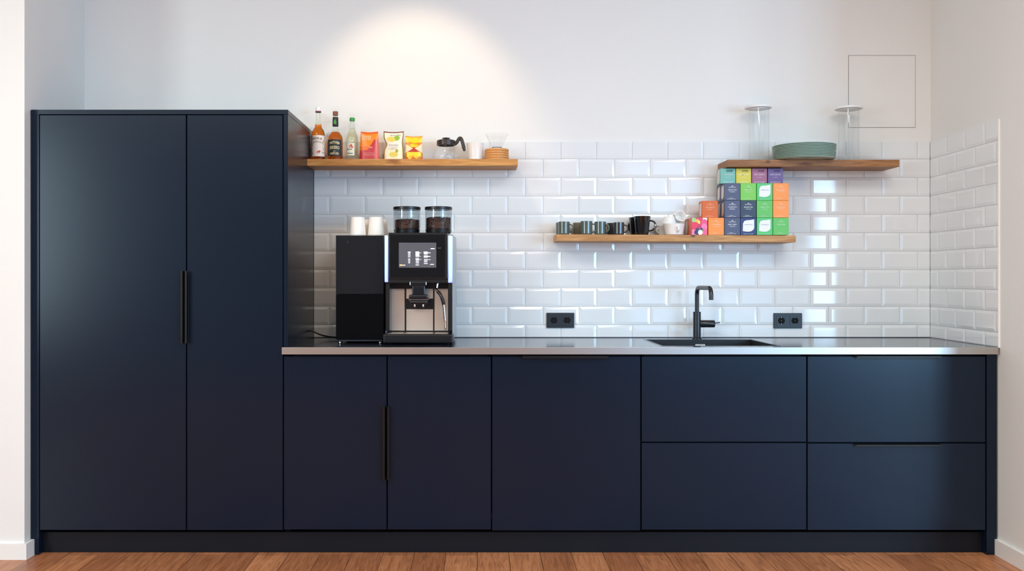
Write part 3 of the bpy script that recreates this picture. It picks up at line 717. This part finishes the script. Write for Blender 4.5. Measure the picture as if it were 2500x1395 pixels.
for i in range(4):
    c_ = o.copy(); C.objects.link(c_); c_.location = (xc + random.uniform(-.0006, .0006), yc, Z1 + .0003 + .0114 * (i + 1)); c_.rotation_euler = (0, 0, random.uniform(0, 3))
    c_['label'] = 'round wooden coaster, %s of the stack under the glass dripper' % names[i]
zd = Z1 + .0003 + .0114 * 5; t = thing('glass_dripper', (xc, yc, zd), 'clear glass cone coffee dripper standing on the stack of coasters', 'coffee dripper')
MB().lathe([(.0225, .0095), (.024, .010), (.056, .072), (.058, .0725), (.0565, .0735), (.0545, .073), (.0222, .0115), (.008, .008), (.008, .0065), (.010, .0065)], 48).build('glass_cone', GLASS, t)
MB().lathe([(.010, .0015), (.0235, .0015), (.0240, .0035), (.0235, .0062), (.010, .0062)], 36, close=True).build('base', LIDW, t)
MB().lathe([(.0225, .0066), (.0245, .0066), (.0245, .0092), (.0225, .0092)], 36, close=True).build('black_ring', BLACKM, t)

# ---------------------------------------------------------------- coffee machine
ym = .145; mx = X(1021, ym)
def mX(px, y=ym): return X(px, y) - mx
def mZ(py, y=ym): return Z(py, y) - WT
t = thing('coffee_machine', (mx, ym, WT), 'black fully automatic coffee machine with touchscreen and blue light strips', 'coffee machine', rz=math.radians(-1.2))
DEP = .40; x0, x1 = mX(938), mX(1104.5); zt = mZ(568.5)
b = MB()
SIDE = mat('grey_metallic_side', (176, 184, 192), rough=.35, metal=.3, noise=.03)
b.box(x0 + .004, x1 - .002, .10, DEP, .018, zt - .004, .004, 2)                                # rear body
b.box(x0 + .004, x0 + .022, .012, .12, .06, mZ(690), .002, 1).box(x1 - .020, x1 - .002, .012, .12, .06, mZ(690), .002, 1)
b.box(x0 + .004, x1 - .002, .004, .12, mZ(692), mZ(680), .002, 1)
b.build('housing', BLACKP, t)
for xa in (x1 - .002, x0 + .002): MB().box(xa, xa + .002, .03, DEP - .002, .02, mZ(574), .0006, 1).build('side_plate', SIDE, t)
hd = MB().box(mX(948), mX(1093), -.006, .14, mZ(681), zt, .003, 2).build('head', BLACKP, t)
MB().box(mX(953.5), mX(1087), -.0085, -.0055, mZ(677.5), mZ(573.5), .001, 1).build('front_panel', BLACKG, hd)
LED = mat('led_strip', (190, 215, 255), rough=.4, emis=(176, 205, 255), estr=.85)
nt = LED.node_tree; bs = nt.nodes['Principled BSDF']; tc = nt.nodes.new('ShaderNodeTexCoord'); sp = nt.nodes.new('ShaderNodeSeparateXYZ'); cr = nt.nodes.new('ShaderNodeValToRGB')
mr = nt.nodes.new('ShaderNodeMapRange'); mr.inputs[1].default_value = mZ(691); mr.inputs[2].default_value = mZ(575)
nt.links.new(tc.outputs['Object'], sp.inputs[0]); nt.links.new(sp.outputs['Z'], mr.inputs[0]); nt.links.new(mr.outputs[0], cr.inputs[0]); nt.links.new(cr.outputs[0], bs.inputs['Emission Color'])
e = cr.color_ramp.elements; e[0].position = 0; e[0].color = lin((48, 40, 220)); e[1].position = .30; e[1].color = lin((132, 172, 255)); e2 = e.new(.08); e2.color = lin((110, 120, 250)); e3 = e.new(1); e3.color = lin((176, 216, 255))
MB().box(mX(938.5), mX(947.3), .002, .06, mZ(689.5), mZ(575), .002, 1).build('light_strip', LED, t, label='glowing blue light strip, left of the touchscreen')
MB().box(mX(1093.8), mX(1104.2), .002, .06, mZ(691), mZ(575), .002, 1).build('light_strip', LED, t, label='glowing blue light strip, right of the touchscreen')
scr = MB().box(mX(974), mX(1065.5), -.0095, -.008, mZ(654), mZ(593), .0004, 1).build('touchscreen', mat('screen_glow', (70, 70, 76), rough=.2, emis=(92, 92, 98), estr=.55), t)
ICO = mat('screen_white', (230, 230, 235), emis=(235, 238, 245), estr=.85); ICG = mat('screen_grey', (150, 150, 158), emis=(165, 166, 175), estr=.7); ICB = mat('screen_amber', (250, 190, 120), emis=(255, 190, 120), estr=.9)
def ico(rects, m, nm):
    for a, c_, p, q_ in rects: MB().box(mX(a), mX(c_), -.0100, -.0094, mZ(q_), mZ(p)).build(nm, m, scr)
zx = lambda v: 940 + v / 10.73; zy = lambda v: 570 + v / 10.73
R = lambda a, c_, p, q_: (zx(a), zx(c_), zy(p), zy(q_))
ico([R(603, 675, 483, 503), R(607, 668, 612, 628), R(607, 665, 668, 684), R(806, 902, 480, 600), R(806, 900, 657, 690), R(806, 892, 822, 840), R(1018, 1122, 482, 535), R(1022, 1125, 585, 636), R(1125, 1192, 505, 525), R(1125, 1192, 600, 617), R(1198, 1305, 395, 415), R(1185, 1285, 808, 826), R(1024, 1120, 782, 800), R(472, 534, 826, 846), R(912, 955, 508, 518), R(912, 942, 602, 612), R(905, 962, 688, 694), R(1115, 1195, 686, 695)], ICO, 'screen_icon')
ico([R(606, 672, 505, 600), R(612, 664, 690, 790), R(806, 898, 602, 634), R(810, 896, 692, 798), R(1025, 1120, 536, 565), R(1025, 1115, 668, 762)], ICG, 'screen_picture')
ico([R(388, 462, 820, 850)], ICB, 'screen_button')
lettering(hd, mat('silver_print', (120, 120, 124)), lambda x, z: (x, -.0090, z), [('wmf', mX(1073), mZ(606), .015, .0045)], name='maker_mark')
# brew bay: steel panels, tray, spout, wand
yb_ = .098
for nm, a, c_, p, q_ in (('steel_panel', 953, 987, 705, 808), ('steel_panel', 990.5, 1056.5, 705, 730), ('steel_panel', 990.5, 1056.5, 755, 808), ('steel_panel', 1059.5, 1094, 705, 808)):
    k_ = S(ym + yb_); f = lambda px: (px - VX) / k_ - mx; g_ = lambda py: CZ + (VY - py) / k_ - WT
    MB().box(f(a), f(c_), yb_ - .001, yb_ + .004, g_(q_), g_(p), .001, 1).build(nm, STEELP, t)
tr = MB(); tr.box(mX(936), mX(1106), -.022, .10, mZ(838), mZ(815.5), .006, 3); tr.box(x0 + .006, x1 - .006, -.008, DEP - .02, .008, mZ(836), .002, 1); tr.build('drip_tray', BLACKP, t)
ztr = mZ(815.5)
b = MB()
for a, c_ in ((946, 983), (986, 1057), (1060, 1094)): b.box(mX(a), mX(c_), -.012, .094, ztr - .0005, ztr + .0022, .0008, 1)
b.build('tray_grille', STEEL, t)
for fx_ in (x0 + .03, x1 - .03):
    for fy_ in (.02, DEP - .05): MB().lathe([(0, .0003), (.014, .0003), (.015, .002), (.013, .0078), (0, .0078)], 20, fx_, fy_).build('foot', BLACKP, t)
sc_ = (mX(1001) + mX(1041)) / 2; yq = .035
b = MB(); b.box(mX(1001), mX(1041), -.002, .08, mZ(698), mZ(688), .003, 2); b.box(mX(1005), mX(1038), .006, .08, mZ(722), mZ(697), .006, 3)
b.box(mX(998), mX(1045), -.004, .085, mZ(731), mZ(720), .006, 3).box(mX(999), mX(1044), -.004, .082, mZ(743.5), mZ(733.8), .007, 3)
so = b.build('spout', mat('gloss_black_plastic', (18, 20, 26), rough=.12, spec=.7), t)
MB().box(mX(997.6), mX(1045.4), -.0055, .08, mZ(733.6), mZ(731), .001, 1).build('chrome_band', CHROME, so)
for a in (1011.5, 1032.5): MB().cyl((mX(a), .02, mZ(750.5)), (mX(a), .02, mZ(742)), .0048, 18, .001).build('nozzle', CHROME, so)
for a in (1001.5, 1040.5): MB().cyl((mX(a), .0, mZ(696)), (mX(a), .0, mZ(689)), .0015, 10).build('pin', CHROME, so)
wp = bez([(mX(1068), .03, mZ(690)), (mX(1066), .028, mZ(703)), (mX(1066), .02, mZ(710)), (mX(1075), .008, mZ(720)), (mX(1081), .006, mZ(735)), (mX(1083), .008, mZ(744))], 6)
wo = MB().tube(wp, .0052, 16).build('steam_wand', CHROME, t)
MB().tube(wp[14:], .0075, 16).build('grip_sleeve', BLACKP, wo)
MB().tube([(mX(1082.4), .0075, mZ(742)), (mX(1085.5), .008, mZ(775)), (mX(1087.3), .008, mZ(801)), (mX(1087.6), .008, mZ(806))], [.0060, .0060, .0058, .0035], 18).build('wand_tube', CHROME, wo)
# bean hoppers and beans
BEAN = mat('roasted_coffee_beans', (66, 36, 28), rough=.35, noise=.35, nscale=120)
for px0, px1, fill, side in ((960, 1027, .062, 'left'), (1037, 1104, .072, 'right')):
    yh = ym + .10; hx = X((px0 + px1) / 2, yh) ; r_ = (px1 - px0) / 2 / S(yh - .03) ; zb_ = WT + zt + .0005
    h_ = Z(506, yh) - zb_
    t2 = thing('bean_hopper', (hx, yh, zb_), 'round clear bean hopper with black lid on the coffee machine, %s one' % side, 'bean hopper', 'bean hoppers on the coffee machine')
    MB().lathe([(0, 0), (r_ * .86, 0), (r_ * .93, .003), (r_ * .97, .018), (r_ * .955, .0185), (r_ * .93, .018), (0, .016)], 44).build('base', BLACKP, t2)
    MB().lathe([(r_ * .96, .0185), (r_ * .985, .022), (r_ * .985, h_ - .014), (r_ * .97, h_ - .014), (r_ * .97, .022), (r_ * .945, .0188)], 44, close=True).build('jar', clear('hopper_plastic', tint=(240, 242, 243), rough=.03, base=.04), t2)
    MB().lathe([(0, h_ - .012), (r_ * .99, h_ - .0135), (r_ * 1.01, h_ - .012), (r_ * 1.01, h_ - .002), (r_ * .98, h_), (r_ * .5, h_ + .0005), (0, h_ + .0005)], 44).build('lid', BLACKP, t2)
    bm = MB(); rb_ = r_ * .97 - .0065
    bm.lathe([(0, .0205), (rb_, .0205), (rb_, fill - .004), (rb_ * .6, fill), (0, fill + .001)], 28)
    def bean(x, y_, z, rot):
        r0 = bmesh.ops.create_icosphere(bm.bm, subdivisions=1, radius=1)
        M_ = Matrix.Translation((x, y_, z)) @ Matrix.Rotation(rot[0], 4, 'Z') @ Matrix.Rotation(rot[1], 4, 'Y') @ Matrix.Rotation(rot[2], 4, 'X') @ Matrix.Diagonal((.0052, .0036, .0026, 1))
        bmesh.ops.transform(bm.bm, matrix=M_, verts=r0['verts'])
    for i in range(380):
        a = random.uniform(PI * .95, PI * 2.05); bean(math.cos(a) * rb_, math.sin(a) * rb_, random.uniform(.024, fill - .003), (a + PI / 2, random.uniform(-1.5, 1.5), random.uniform(1.2, 1.9)))
    for i in range(160):
        a = random.uniform(0, 2 * PI); q_ = math.sqrt(random.random()) * rb_ * .97; bean(math.cos(a) * q_, math.sin(a) * q_, fill + .0008 - .004 * (q_ / rb_) ** 2 + random.uniform(0, .002), (random.uniform(0, 6), random.uniform(-.4, .4), random.uniform(-.4, .4)))
    bo = bm.build('coffee_beans', BEAN); bo.location = (hx, yh, zb_)
    tag(bo, 'dark roasted coffee beans inside the %s bean hopper' % side, 'coffee beans', None, 'stuff')
# cooler beside the machine
yf = .205; t = thing('milk_cooler', (X(878, yf), yf, WT), 'tall gloss black milk cooler standing left of the coffee machine', 'cooler'); cx_ = X(878, yf)
xa, xb = X(820, yf) - cx_, X(936.5, yf) - cx_; zt2 = Z(574.5, yf) - WT
MB().box(xa + .002, xb - .002, .022, .36, .012, zt2, .003, 2).build('housing', BLACKP, t)
zsp = Z(719, yf) - WT  # door split where the mirrored room turns dark; reflection put into the colours
dr = MB().box(xa, xb, 0, .021, zsp + .0006, zt2 - .001, .0012, 1).build('door', mat('pale_reflection_glass', (24, 25, 28), rough=.16, spec=.5), t)
MB().box(xa, xb, -.0004, .021, .020, zsp - .0002, .0012, 1).build('door_dark_reflection', mat('dark_reflection_glass', (4, 4, 6), rough=.1, spec=.25), t)
MB().box(xa + .052, xa + .053, -.0006, .0002, zt2 - .034, zt2 - .026).build('maker_mark', mat('silver_print', (90, 90, 94)), dr)
MB().box(xa + .01, xb - .006, .004, .02, .0105, .0185, .001, 1).build('kick_strip', SOCK, t)
for fx_ in (xa + .015, xb - .018):
    for fy_ in (.03, .33): MB().lathe([(0, .0003), (.010, .0003), (.011, .002), (.009, .0118), (0, .0118)], 20, fx_, fy_).build('foot', CHROME, t)
# paper cups on the cooler
ztc = WT + zt2 + .0004
def paper_cup(x, y, z, label, h=.086):
    p = [(.0405, 0), (.0418, .0008), (.0420, .0022), (.0412, .0034), (.0398, .0036), (.0330, h - .002), (.0325, h), (.0312, h + .0002), (.0305, h - .006), (.0, h - .007), (0, h - .0078), (.0300, h - .0078), (.0385, .003), (.0392, .0005)]
    o = MB().lathe(p, 44).build('paper_cup', PAPER); o.location = (x, y, z)
    return tag(o, label, 'paper cup', 'paper cups on the milk cooler')
p1 = paper_cup(X(873, .30), .30, ztc, 'white paper cup upside down on the black cooler, front left, lowest of its nest')
def pc(x, y, z, label):
    c_ = p1.copy(); C.objects.link(c_); c_.location = (x, y, z); c_['label'] = label; return c_
p1.scale = (.96, .96, .94)
pc(X(873, .30), .30, ztc + .0052, 'white paper cup upside down at the front left of the cooler, topmost of its nest')
pc(X(919, .30), .30, ztc, 'white paper cup upside down on the black cooler, front right, lowest of its nest')
pc(X(919, .30), .30, ztc + .0052, 'white paper cup upside down at the front right of the cooler, topmost of its nest')
pc(X(885, .395), .395, ztc, 'white paper cup upside down on the cooler, peeking out behind the front left cups')
pc(X(928, .395), .395, ztc, 'white paper cup upside down on the cooler, behind the front right cups')
# mains lead
cy = .50; cp = bez([(-.8125, cy, Z(808, cy)), (X(765, cy), cy, Z(810, cy)), (X(782, cy), cy, Z(817.5, cy)), (X(805, cy), cy - .01, Z(822.5, cy)), (X(835, cy), cy - .03, Z(824, cy))], 8)
tag(MB().tube(cp, .0042, 14).build('power_cord', BLACKP), 'black power cord sagging from the tall cupboard to the milk cooler', 'cord')

# ---------------------------------------------------------------- mugs
STONE = mat('grey_green_glaze', (86, 97, 91), rough=.1, noise=.12, nscale=18, coat=.5)
STONE2 = mat('olive_grey_glaze', (124, 120, 100), rough=.12, noise=.1, nscale=18, coat=.5)
DARKG = mat('charcoal_glaze', (58, 60, 62), rough=.1, noise=.08, nscale=18, coat=.5)
BLKG = mat('black_glaze', (14, 14, 16), rough=.08, noise=.05, coat=.5)
def mug(name, x, y, z, rt_, rb, h, m, ang, label, group, hs=1.0, cat='mug', hr=.0034):
    t = thing(name, (x, y, z), label, cat, group)
    MB().lathe(cup_profile(rt_, rb, h, .003), 44).build('cup_body', m, t)
    pts = []
    for i in range(13):
        a = -PI * .5 + PI * i / 12
        z_ = h * .5 + h * .30 * hs * math.sin(a); rr = rb + (rt_ - rb) * z_ / h - .002
        q_ = rr + (h * .36 * hs) * math.cos(a) ** .8 if math.cos(a) > 1e-6 else rr
        pts.append((q_ * math.cos(ang), q_ * math.sin(ang), z_))
    MB().tube(pts, hr, 12, flat=1.5, up=(-math.sin(ang), math.cos(ang), 0)).build('handle', m, t)
    return t
G1 = 'small glazed mugs on the low shelf'; G2 = 'white china cups on the low shelf'
ya, yz = .500, .575
def at(px, y): x = X(px, y); return x, y, z2(x)
mug('espresso_mug', *at(1376.6, ya), .0287, .0275, .062, STONE, math.radians(-30), 'small grey-green mug at the left end of the low shelf, front row', G1)
mug('espresso_mug', *at(1371, yz), .0287, .0275, .062, STONE, math.radians(60), 'small grey-green mug half hidden behind the leftmost front mug', G1)
mug('espresso_mug', *at(1413, yz), .0287, .0275, .062, STONE2, math.radians(100), 'small olive-grey mug partly hidden in the back row', G1)
mug('espresso_mug', *at(1431.4, ya), .0293, .028, .065, STONE, math.radians(-12), 'small grey-green mug, second in the front row from the left shelf end', G1)
mug('espresso_mug', *at(1465.3, ya), .0283, .027, .063, STONE, math.radians(-38), 'small grey-green mug, third in the front row, handle turned forward', G1)
mug('espresso_mug', *at(1495, yz), .028, .027, .061, DARKG, math.radians(150), 'small charcoal mug behind and left of the fourth front mug', G1)
mug('espresso_mug', *at(1510.5, ya), .0262, .025, .060, DARKG, math.radians(-25), 'small charcoal mug, fourth in the front row beside the tall black mugs', G1)
mug('tall_mug', *at(1568, .505), .0405, .030, .0905, BLKG, math.radians(-8), 'tall glossy black mug with its handle to the right', 'tall black mugs', .9, hr=.0045)
mug('tall_mug', *at(1555, .578), .0395, .030, .0895, BLKG, math.radians(120), 'tall glossy black mug tucked behind the other tall black mug', 'tall black mugs', .9, hr=.0045)
mug('coffee_cup', *at(1646, .505), .0505, .042, .0545, WHITE, math.radians(-82), 'wide white cup standing upright with its handle to the front', G2, .8, 'cup')
mug('coffee_cup', *at(1618, .580), .036, .026, .050, WHITE, math.radians(215), 'white cup standing behind and left of the wide white cup', G2, .8, 'cup')
x_, y_, z_ = at(1634, .515)
c_ = mug('coffee_cup', x_, y_, z_ + .0905, .036, .027, .036, WHITE, math.radians(-50), 'white cup turned upside down on top of the wide white cup', G2, .7, 'cup')
c_.rotation_euler = (PI, 0, math.radians(0))
c_.location = (x_, y_, z_ + .0552 + .0365)
x_, y_, z_ = at(1655, .515)
c_ = mug('coffee_cup', x_, y_ - .002, z_ + .0552 + .0275, .027, .021, .042, WHITE, math.radians(170), 'white cup lying tilted on its side on top of the wide white cup', G2, .7, 'cup')
c_.rotation_euler = (math.radians(72), math.radians(18), 0); c_.location = (x_ + .004, y_ + .012, z_ + .0552 + .0255)

# ---------------------------------------------------------------- tea boxes
BW, BH, BD = .0748, .0822, .0715
COL = dict(navy=(76, 82, 112), ink=(44, 58, 82), blue=(38, 56, 112), green=(96, 190, 84), mint=(84, 196, 110), lime=(120, 200, 76), orange=(246, 148, 58), deep=(214, 100, 22), teal=(118, 182, 170), yellow=(214, 200, 66), pink=(160, 96, 128), purple=(104, 80, 138))
LABW = mat('white_leaf_label', (234, 236, 240), rough=.45, noise=.01); LABC = mat('cream_leaf_label', (222, 214, 206), rough=.5, noise=.02)
WINK = mat('white_ink', (222, 226, 236), rough=.5); DINK = mat('dark_green_ink', (30, 60, 52), rough=.5); GINK = mat('grey_label_ink', (150, 156, 166), rough=.5)
LEAFP = [(-.036, -.030), (-.034, .012), (-.027, .026), (-.012, .031), (.010, .032), (.036, .036), (.036, -.012), (.032, -.022), (.018, -.031), (0, -.034), (-.018, -.033)]
def tea_box(x, y, z, col, label, words, leaf=False, style='mono', w=BW, h=BH, d=BD, rz=0, inks=None):
    """x, y = middle of the front face, z = underside"""
    t = thing('tea_box', (x, y, z), label, 'tea box', 'tea boxes stacked on the low shelf', rz)
    cm = mat('carton_' + col, COL[col], rough=.42, noise=.05, nscale=14)
    MB().box(-w / 2, w / 2, 0, d, .0003, h, .0009, 1).build('carton', cm, t)
    fr = lambda a, zz: (a, -.0008, zz); le = lambda a, zz: (-w / 2 - .0004, d / 2 - a, zz)
    k = w / BW
    patch(t, 'side_label', LABC, le, [(p * .62, q_ * .95 + h * .5) for p, q_ in LEAFP], label='cream leaf-shaped label')
    ink = inks or mat('tint_ink_' + col, tuple(min(255, int(v + (255 - v) * (.78 if col in ('navy', 'ink', 'blue', 'purple') else .55))) for v in COL[col]), rough=.5)
    if leaf:
        lo = patch(t, 'leaf_label', LABW, fr, [(p * .76 * k, q_ * .84 * k + h * .54) for p, q_ in LEAFP], label='white leaf-shaped label')
        lettering(lo, GINK, lambda a, zz: (a, -.0014, zz), [(words[0], 0, h * .60, w * .52, .0045)])
        lettering(t, ink, fr, [(words[-1], 0, h * .07, w * .62, .0034)])
    elif style == 'mono':
        b = MB(); b.bm.faces.new([b.bm.verts.new(fr(.0045 * math.cos(a), h * .83 + .0024 * math.sin(a))) for a in [2 * PI * i / 14 for i in range(14)]])
        b.build('emblem', ink, t)
        it = [('SIMON LEVELT', 0, h * .76, w * .46, .0050), (words[0], 0, h * .61, w * .56, .0070)]
        if len(words) > 1: it.append((words[1], 0, h * .50, w * .36, .0048))
        it += [('20 zakjes', -.006, h * .135, w * .26, .0040), ('biologische thee', -.004, h * .075, w * .56, .0046)]
        lettering(t, ink, fr, it)
    elif style == 'top':
        lettering(t, inks or DINK, fr, [(words[0], w * .10, h * .84, w * .40, .0100)], name='brand_lettering')
        lettering(t, mat('tint_ink_' + col, tuple(min(255, int(v + (255 - v) * .6)) for v in COL[col]), rough=.5), fr,
                  [(words[1], 0, h * .60, w * .70, .0080), (words[2], 0, h * .42, w * .3, .004), (words[3], 0, h * .10, w * .66, .0070)])
    return t
yb0 = .4565
def bx_(px0, px1, y=yb0): return X((px0 + px1) / 2, y)
zr = z2(X(1847, yb0)) + .0012
RZ = [zr + i * (BH + .0006) for i in range(4)]
XS = [bx_(1769, 1807), bx_(1808, 1846.3), bx_(1847.6, 1886.3), bx_(1887, 1926)]
tea_box(XS[0], yb0, RZ[0], 'navy', 'navy tea box directly on the shelf, beside the bottom orange box', ['EARL GREY', 'classic'])
tea_box(XS[1], yb0, RZ[0], 'blue', 'royal blue tea box with a big white leaf label, on the shelf', ['WHITE TEA', 'Simon Levelt'], leaf=True)
tea_box(XS[2], yb0, RZ[0], 'mint', 'green tea box with white leaf label resting directly on the shelf', ['CITRONELLA', 'Simon Levelt'], leaf=True)
tea_box(XS[3], yb0, RZ[0], 'green', 'plain green tea box at the bottom right corner of the stack', ['VERVEINE'])
tea_box(XS[0], yb0, RZ[1], 'navy', 'navy tea box, second layer of the stack, leftmost of the main block', ['DARJEELING', 'summer'])
tea_box(XS[1], yb0, RZ[1], 'ink', 'dark slate blue tea box, second layer, directly over the royal blue one', ['ENGLISH TEA', 'melange'])
tea_box(XS[2], yb0, RZ[1], 'green', 'plain green tea box sandwiched between the two leaf-labelled green boxes', ['GREEN TEA', 'sencha'])
tea_box(XS[3], yb0, RZ[1], 'orange', 'orange tea box directly on top of the bottom right green box', ['ROOIBOS', 'orange'])
tea_box(XS[0], yb0, RZ[2], 'navy', 'navy tea box, third layer, underneath the teal box', ['CEYLON TEA', 'breakfast'])
tea_box(XS[1], yb0, RZ[2], 'lime', 'lime green tea box without leaf label, third layer, under the yellow box', ['GREEN MINT', 'fresh'])
tea_box(XS[2], yb0, RZ[2], 'mint', 'green tea box with white leaf label in the third layer of the stack', ['GREEN TEA', 'Simon Levelt'], leaf=True)
tea_box(XS[3], yb0, RZ[2], 'orange', 'orange tea box on the right in the third layer, highest of the orange ones', ['KANEEL', 'orange'])
# second row deep behind the navy column
yb1 = yb0 + BD + .001
for i, lb in enumerate(('navy tea box hidden deepest behind the bottom navy box', 'dark tea box behind the second layer navy box, against the wall', 'dark tea box behind the third layer navy box, its side label showing')):
    tea_box(XS[0], yb1, RZ[i], 'navy', lb, ['ASSAM'])
# left: berry box, orange boxes
xbe = bx_(1688.6, 1727.4)
t = thing('tea_box', (xbe, yb0, RZ[0]), 'pink berry-patterned fruit tea box at the left foot of the stack', 'tea box', 'tea boxes stacked on the low shelf')
def sd(): return [(random.random(), random.random()) for _ in range(1)]
rnd = random.Random(3)
blobs = [(.55, .90, .16, (214, 60, 96)), (.12, .88, .14, (150, 210, 140)), (.85, .92, .15, (238, 240, 230)), (.35, .75, .17, (244, 186, 70)), (.47, .74, .08, (250, 226, 90)), (.82, .70, .22, (234, 84, 130)), (.22, .50, .26, (226, 50, 84)), (.50, .48, .14, (196, 40, 84)), (.80, .45, .2, (240, 120, 170)), (.10, .14, .17, (244, 130, 176)), (.36, .30, .12, (38, 60, 100)), (.30, .14, .15, (44, 46, 92)), (.60, .32, .10, (60, 40, 90)), (.74, .26, .08, (86, 150, 60)), (.90, .14, .2, (236, 90, 140)), (.55, .14, .15, (244, 244, 244)), (.50, .36, .05, (230, 70, 150))]
def cb(u, v):
    c = (222, 60, 100)
    for bx1, bz1, r_, k_ in blobs:
        if (u - bx1) ** 2 + (v - bz1) ** 2 < r_ * r_: c = k_
    if math.sin(u * 47 + 3 * math.sin(v * 31)) * math.sin(v * 53 + 2 * math.sin(u * 23)) > .72: c = tuple(min(255, q_ + 50) for q_ in c)
    return c
MB().box(-BW / 2, BW / 2, 0, BD, .0003, BH, .0009, 1).build('carton', mat('carton_coral', (236, 120, 96), rough=.42), t)
art('berry_print', t, printed('glossy_carton_print', rough=.35), lambda u, v: ((u - .5) * BW * .985, -.0005, .001 + v * BH * .985), cb, 48, 52)
tea_box(xbe, yb1, RZ[0], 'deep', 'dark orange tea box standing behind the berry-patterned box', ['ROOIBOS'])
xor_ = bx_(1729.5, 1767.5)
tea_box(xor_, yb0, RZ[0], 'orange', 'orange tea box on the shelf between the berry box and the navy box', ['ROOIBOS', 'naturel'])
tea_box(bx_(1714.5, 1753, .475), .475, RZ[1], 'deep', 'dark orange tea box perched on the berry box and its orange neighbour', ['ROOIBOS', 'winter'])
# top layer
yt = .488; hT = .0735; wT = .0725; rows = RZ[3]
for px0, px1, col, lb, wds, ik in ((1759, 1795.6, 'teal', 'teal tea box in the top layer under the upper shelf', ['DUDEI', 'MARRAKECH', 'mint', 'GREENLEAF'], None),
    (1797.6, 1833.7, 'yellow', 'yellow tea box in the top layer of the stack', ['DOODI', 'LEMON', 'ginger', 'CITROEN'], mat('olive_ink', (96, 84, 20), rough=.5)),
    (1836.3, 1872.5, 'pink', 'dusty pink tea box in the top layer of the stack', ['DUDEI', 'RED BERRY', 'fruit', 'FRUITTHEE'], mat('plum_ink', (84, 30, 60), rough=.5)),
    (1875, 1911.5, 'purple', 'purple tea box at the right of the top layer', ['DUDEI', 'INFUSION', 'cassis', 'BOSVRUCHT'], mat('violet_ink', (48, 26, 70), rough=.5))):
    tea_box(bx_(px0, px1, yt), yt, rows, col, lb, wds, style='top', w=wT, h=hT, d=.07, inks=ik)

# ---------------------------------------------------------------- plates and canisters on the right shelf
PG = mat('sage_green_glaze', (142, 170, 158), rough=.16, noise=.05, nscale=20, coat=.4)
px_, py_ = X(1963, .482), .482
R_ = .1475
def plate_mesh(r0):
    p = [(0, 0), (r0 * .60, 0), (r0 * .62, .0006), (r0 * .80, .0012), (r0 * .955, .0020), (r0 * .982, .0040), (r0 * .996, .0052), (r0 * 1.002, .0068), (r0 * .998, .0082), (r0 * .986, .0089), (r0 * .974, .0084), (r0 * .95, .0060), (r0 * .79, .0042), (r0 * .6, .0034), (0, .0034)]
    return MB().lathe(p, 72)
n_pl = 10; st = .0067
ords = ['lowest', 'second from the bottom', 'third from the bottom', 'fourth from the bottom', 'fifth from the bottom', 'fifth from the top', 'fourth from the top', 'third from the top', 'second from the top', 'topmost']
p0 = plate_mesh(R_).build('dinner_plate', PG)
for i in range(n_pl):
    o = p0 if i == 0 else p0.copy()
    if i: C.objects.link(o)
    o.location = (px_ + random.uniform(-.0006, .0006), py_ + random.uniform(-.0004, .0004), Z3 + .0003 + i * st)
    k_ = .965 + .035 * i / (n_pl - 1); o.scale = (k_, k_, 1)
    tag(o, 'sage green glazed plate, %s of the stack on the right shelf' % ords[i], 'plate', 'stacked green plates')
def canister(px, ptop, y, label, lid_dx=0.0):
    x = X(px, y); h = Z(ptop, y) - Z3; r0 = .0480
    t = thing('storage_canister', (x, y, Z3 + .0003), label, 'storage canister', 'clear canisters on the right shelf')
    MB().lathe([(0, 0), (r0 * .93, 0), (r0, .003), (r0, h - .004), (r0 - .0018, h - .004), (r0 - .0018, .0055), (r0 * .9, .0045), (0, .0045)], 56).build('tube', PLAST, t)
    MB().lathe([(r0 * .6, -.0002), (r0 * .92, -.0002), (r0 * .92, .0006), (r0 * .6, .0006)], 40, close=True).build('foot_ring', mat('dark_foot_ring', (90, 90, 96), rough=.5), t)
    l = MB().lathe([(0, h - .008), (r0 - .004, h - .008), (r0 - .004, h - .0035), (.062, h - .0035), (.0645, h - .002), (.0645, h + .005), (.060, h + .008), (.02, h + .009), (0, h + .009)], 48, lid_dx).build('lid', LIDW, t)
    return t
canister(1853, 264, .535, 'tall clear cylindrical canister with white lid left of the green plates', -.004)
canister(2072, 266, .535, 'tall clear cylindrical canister with white lid right of the green plates', .0)
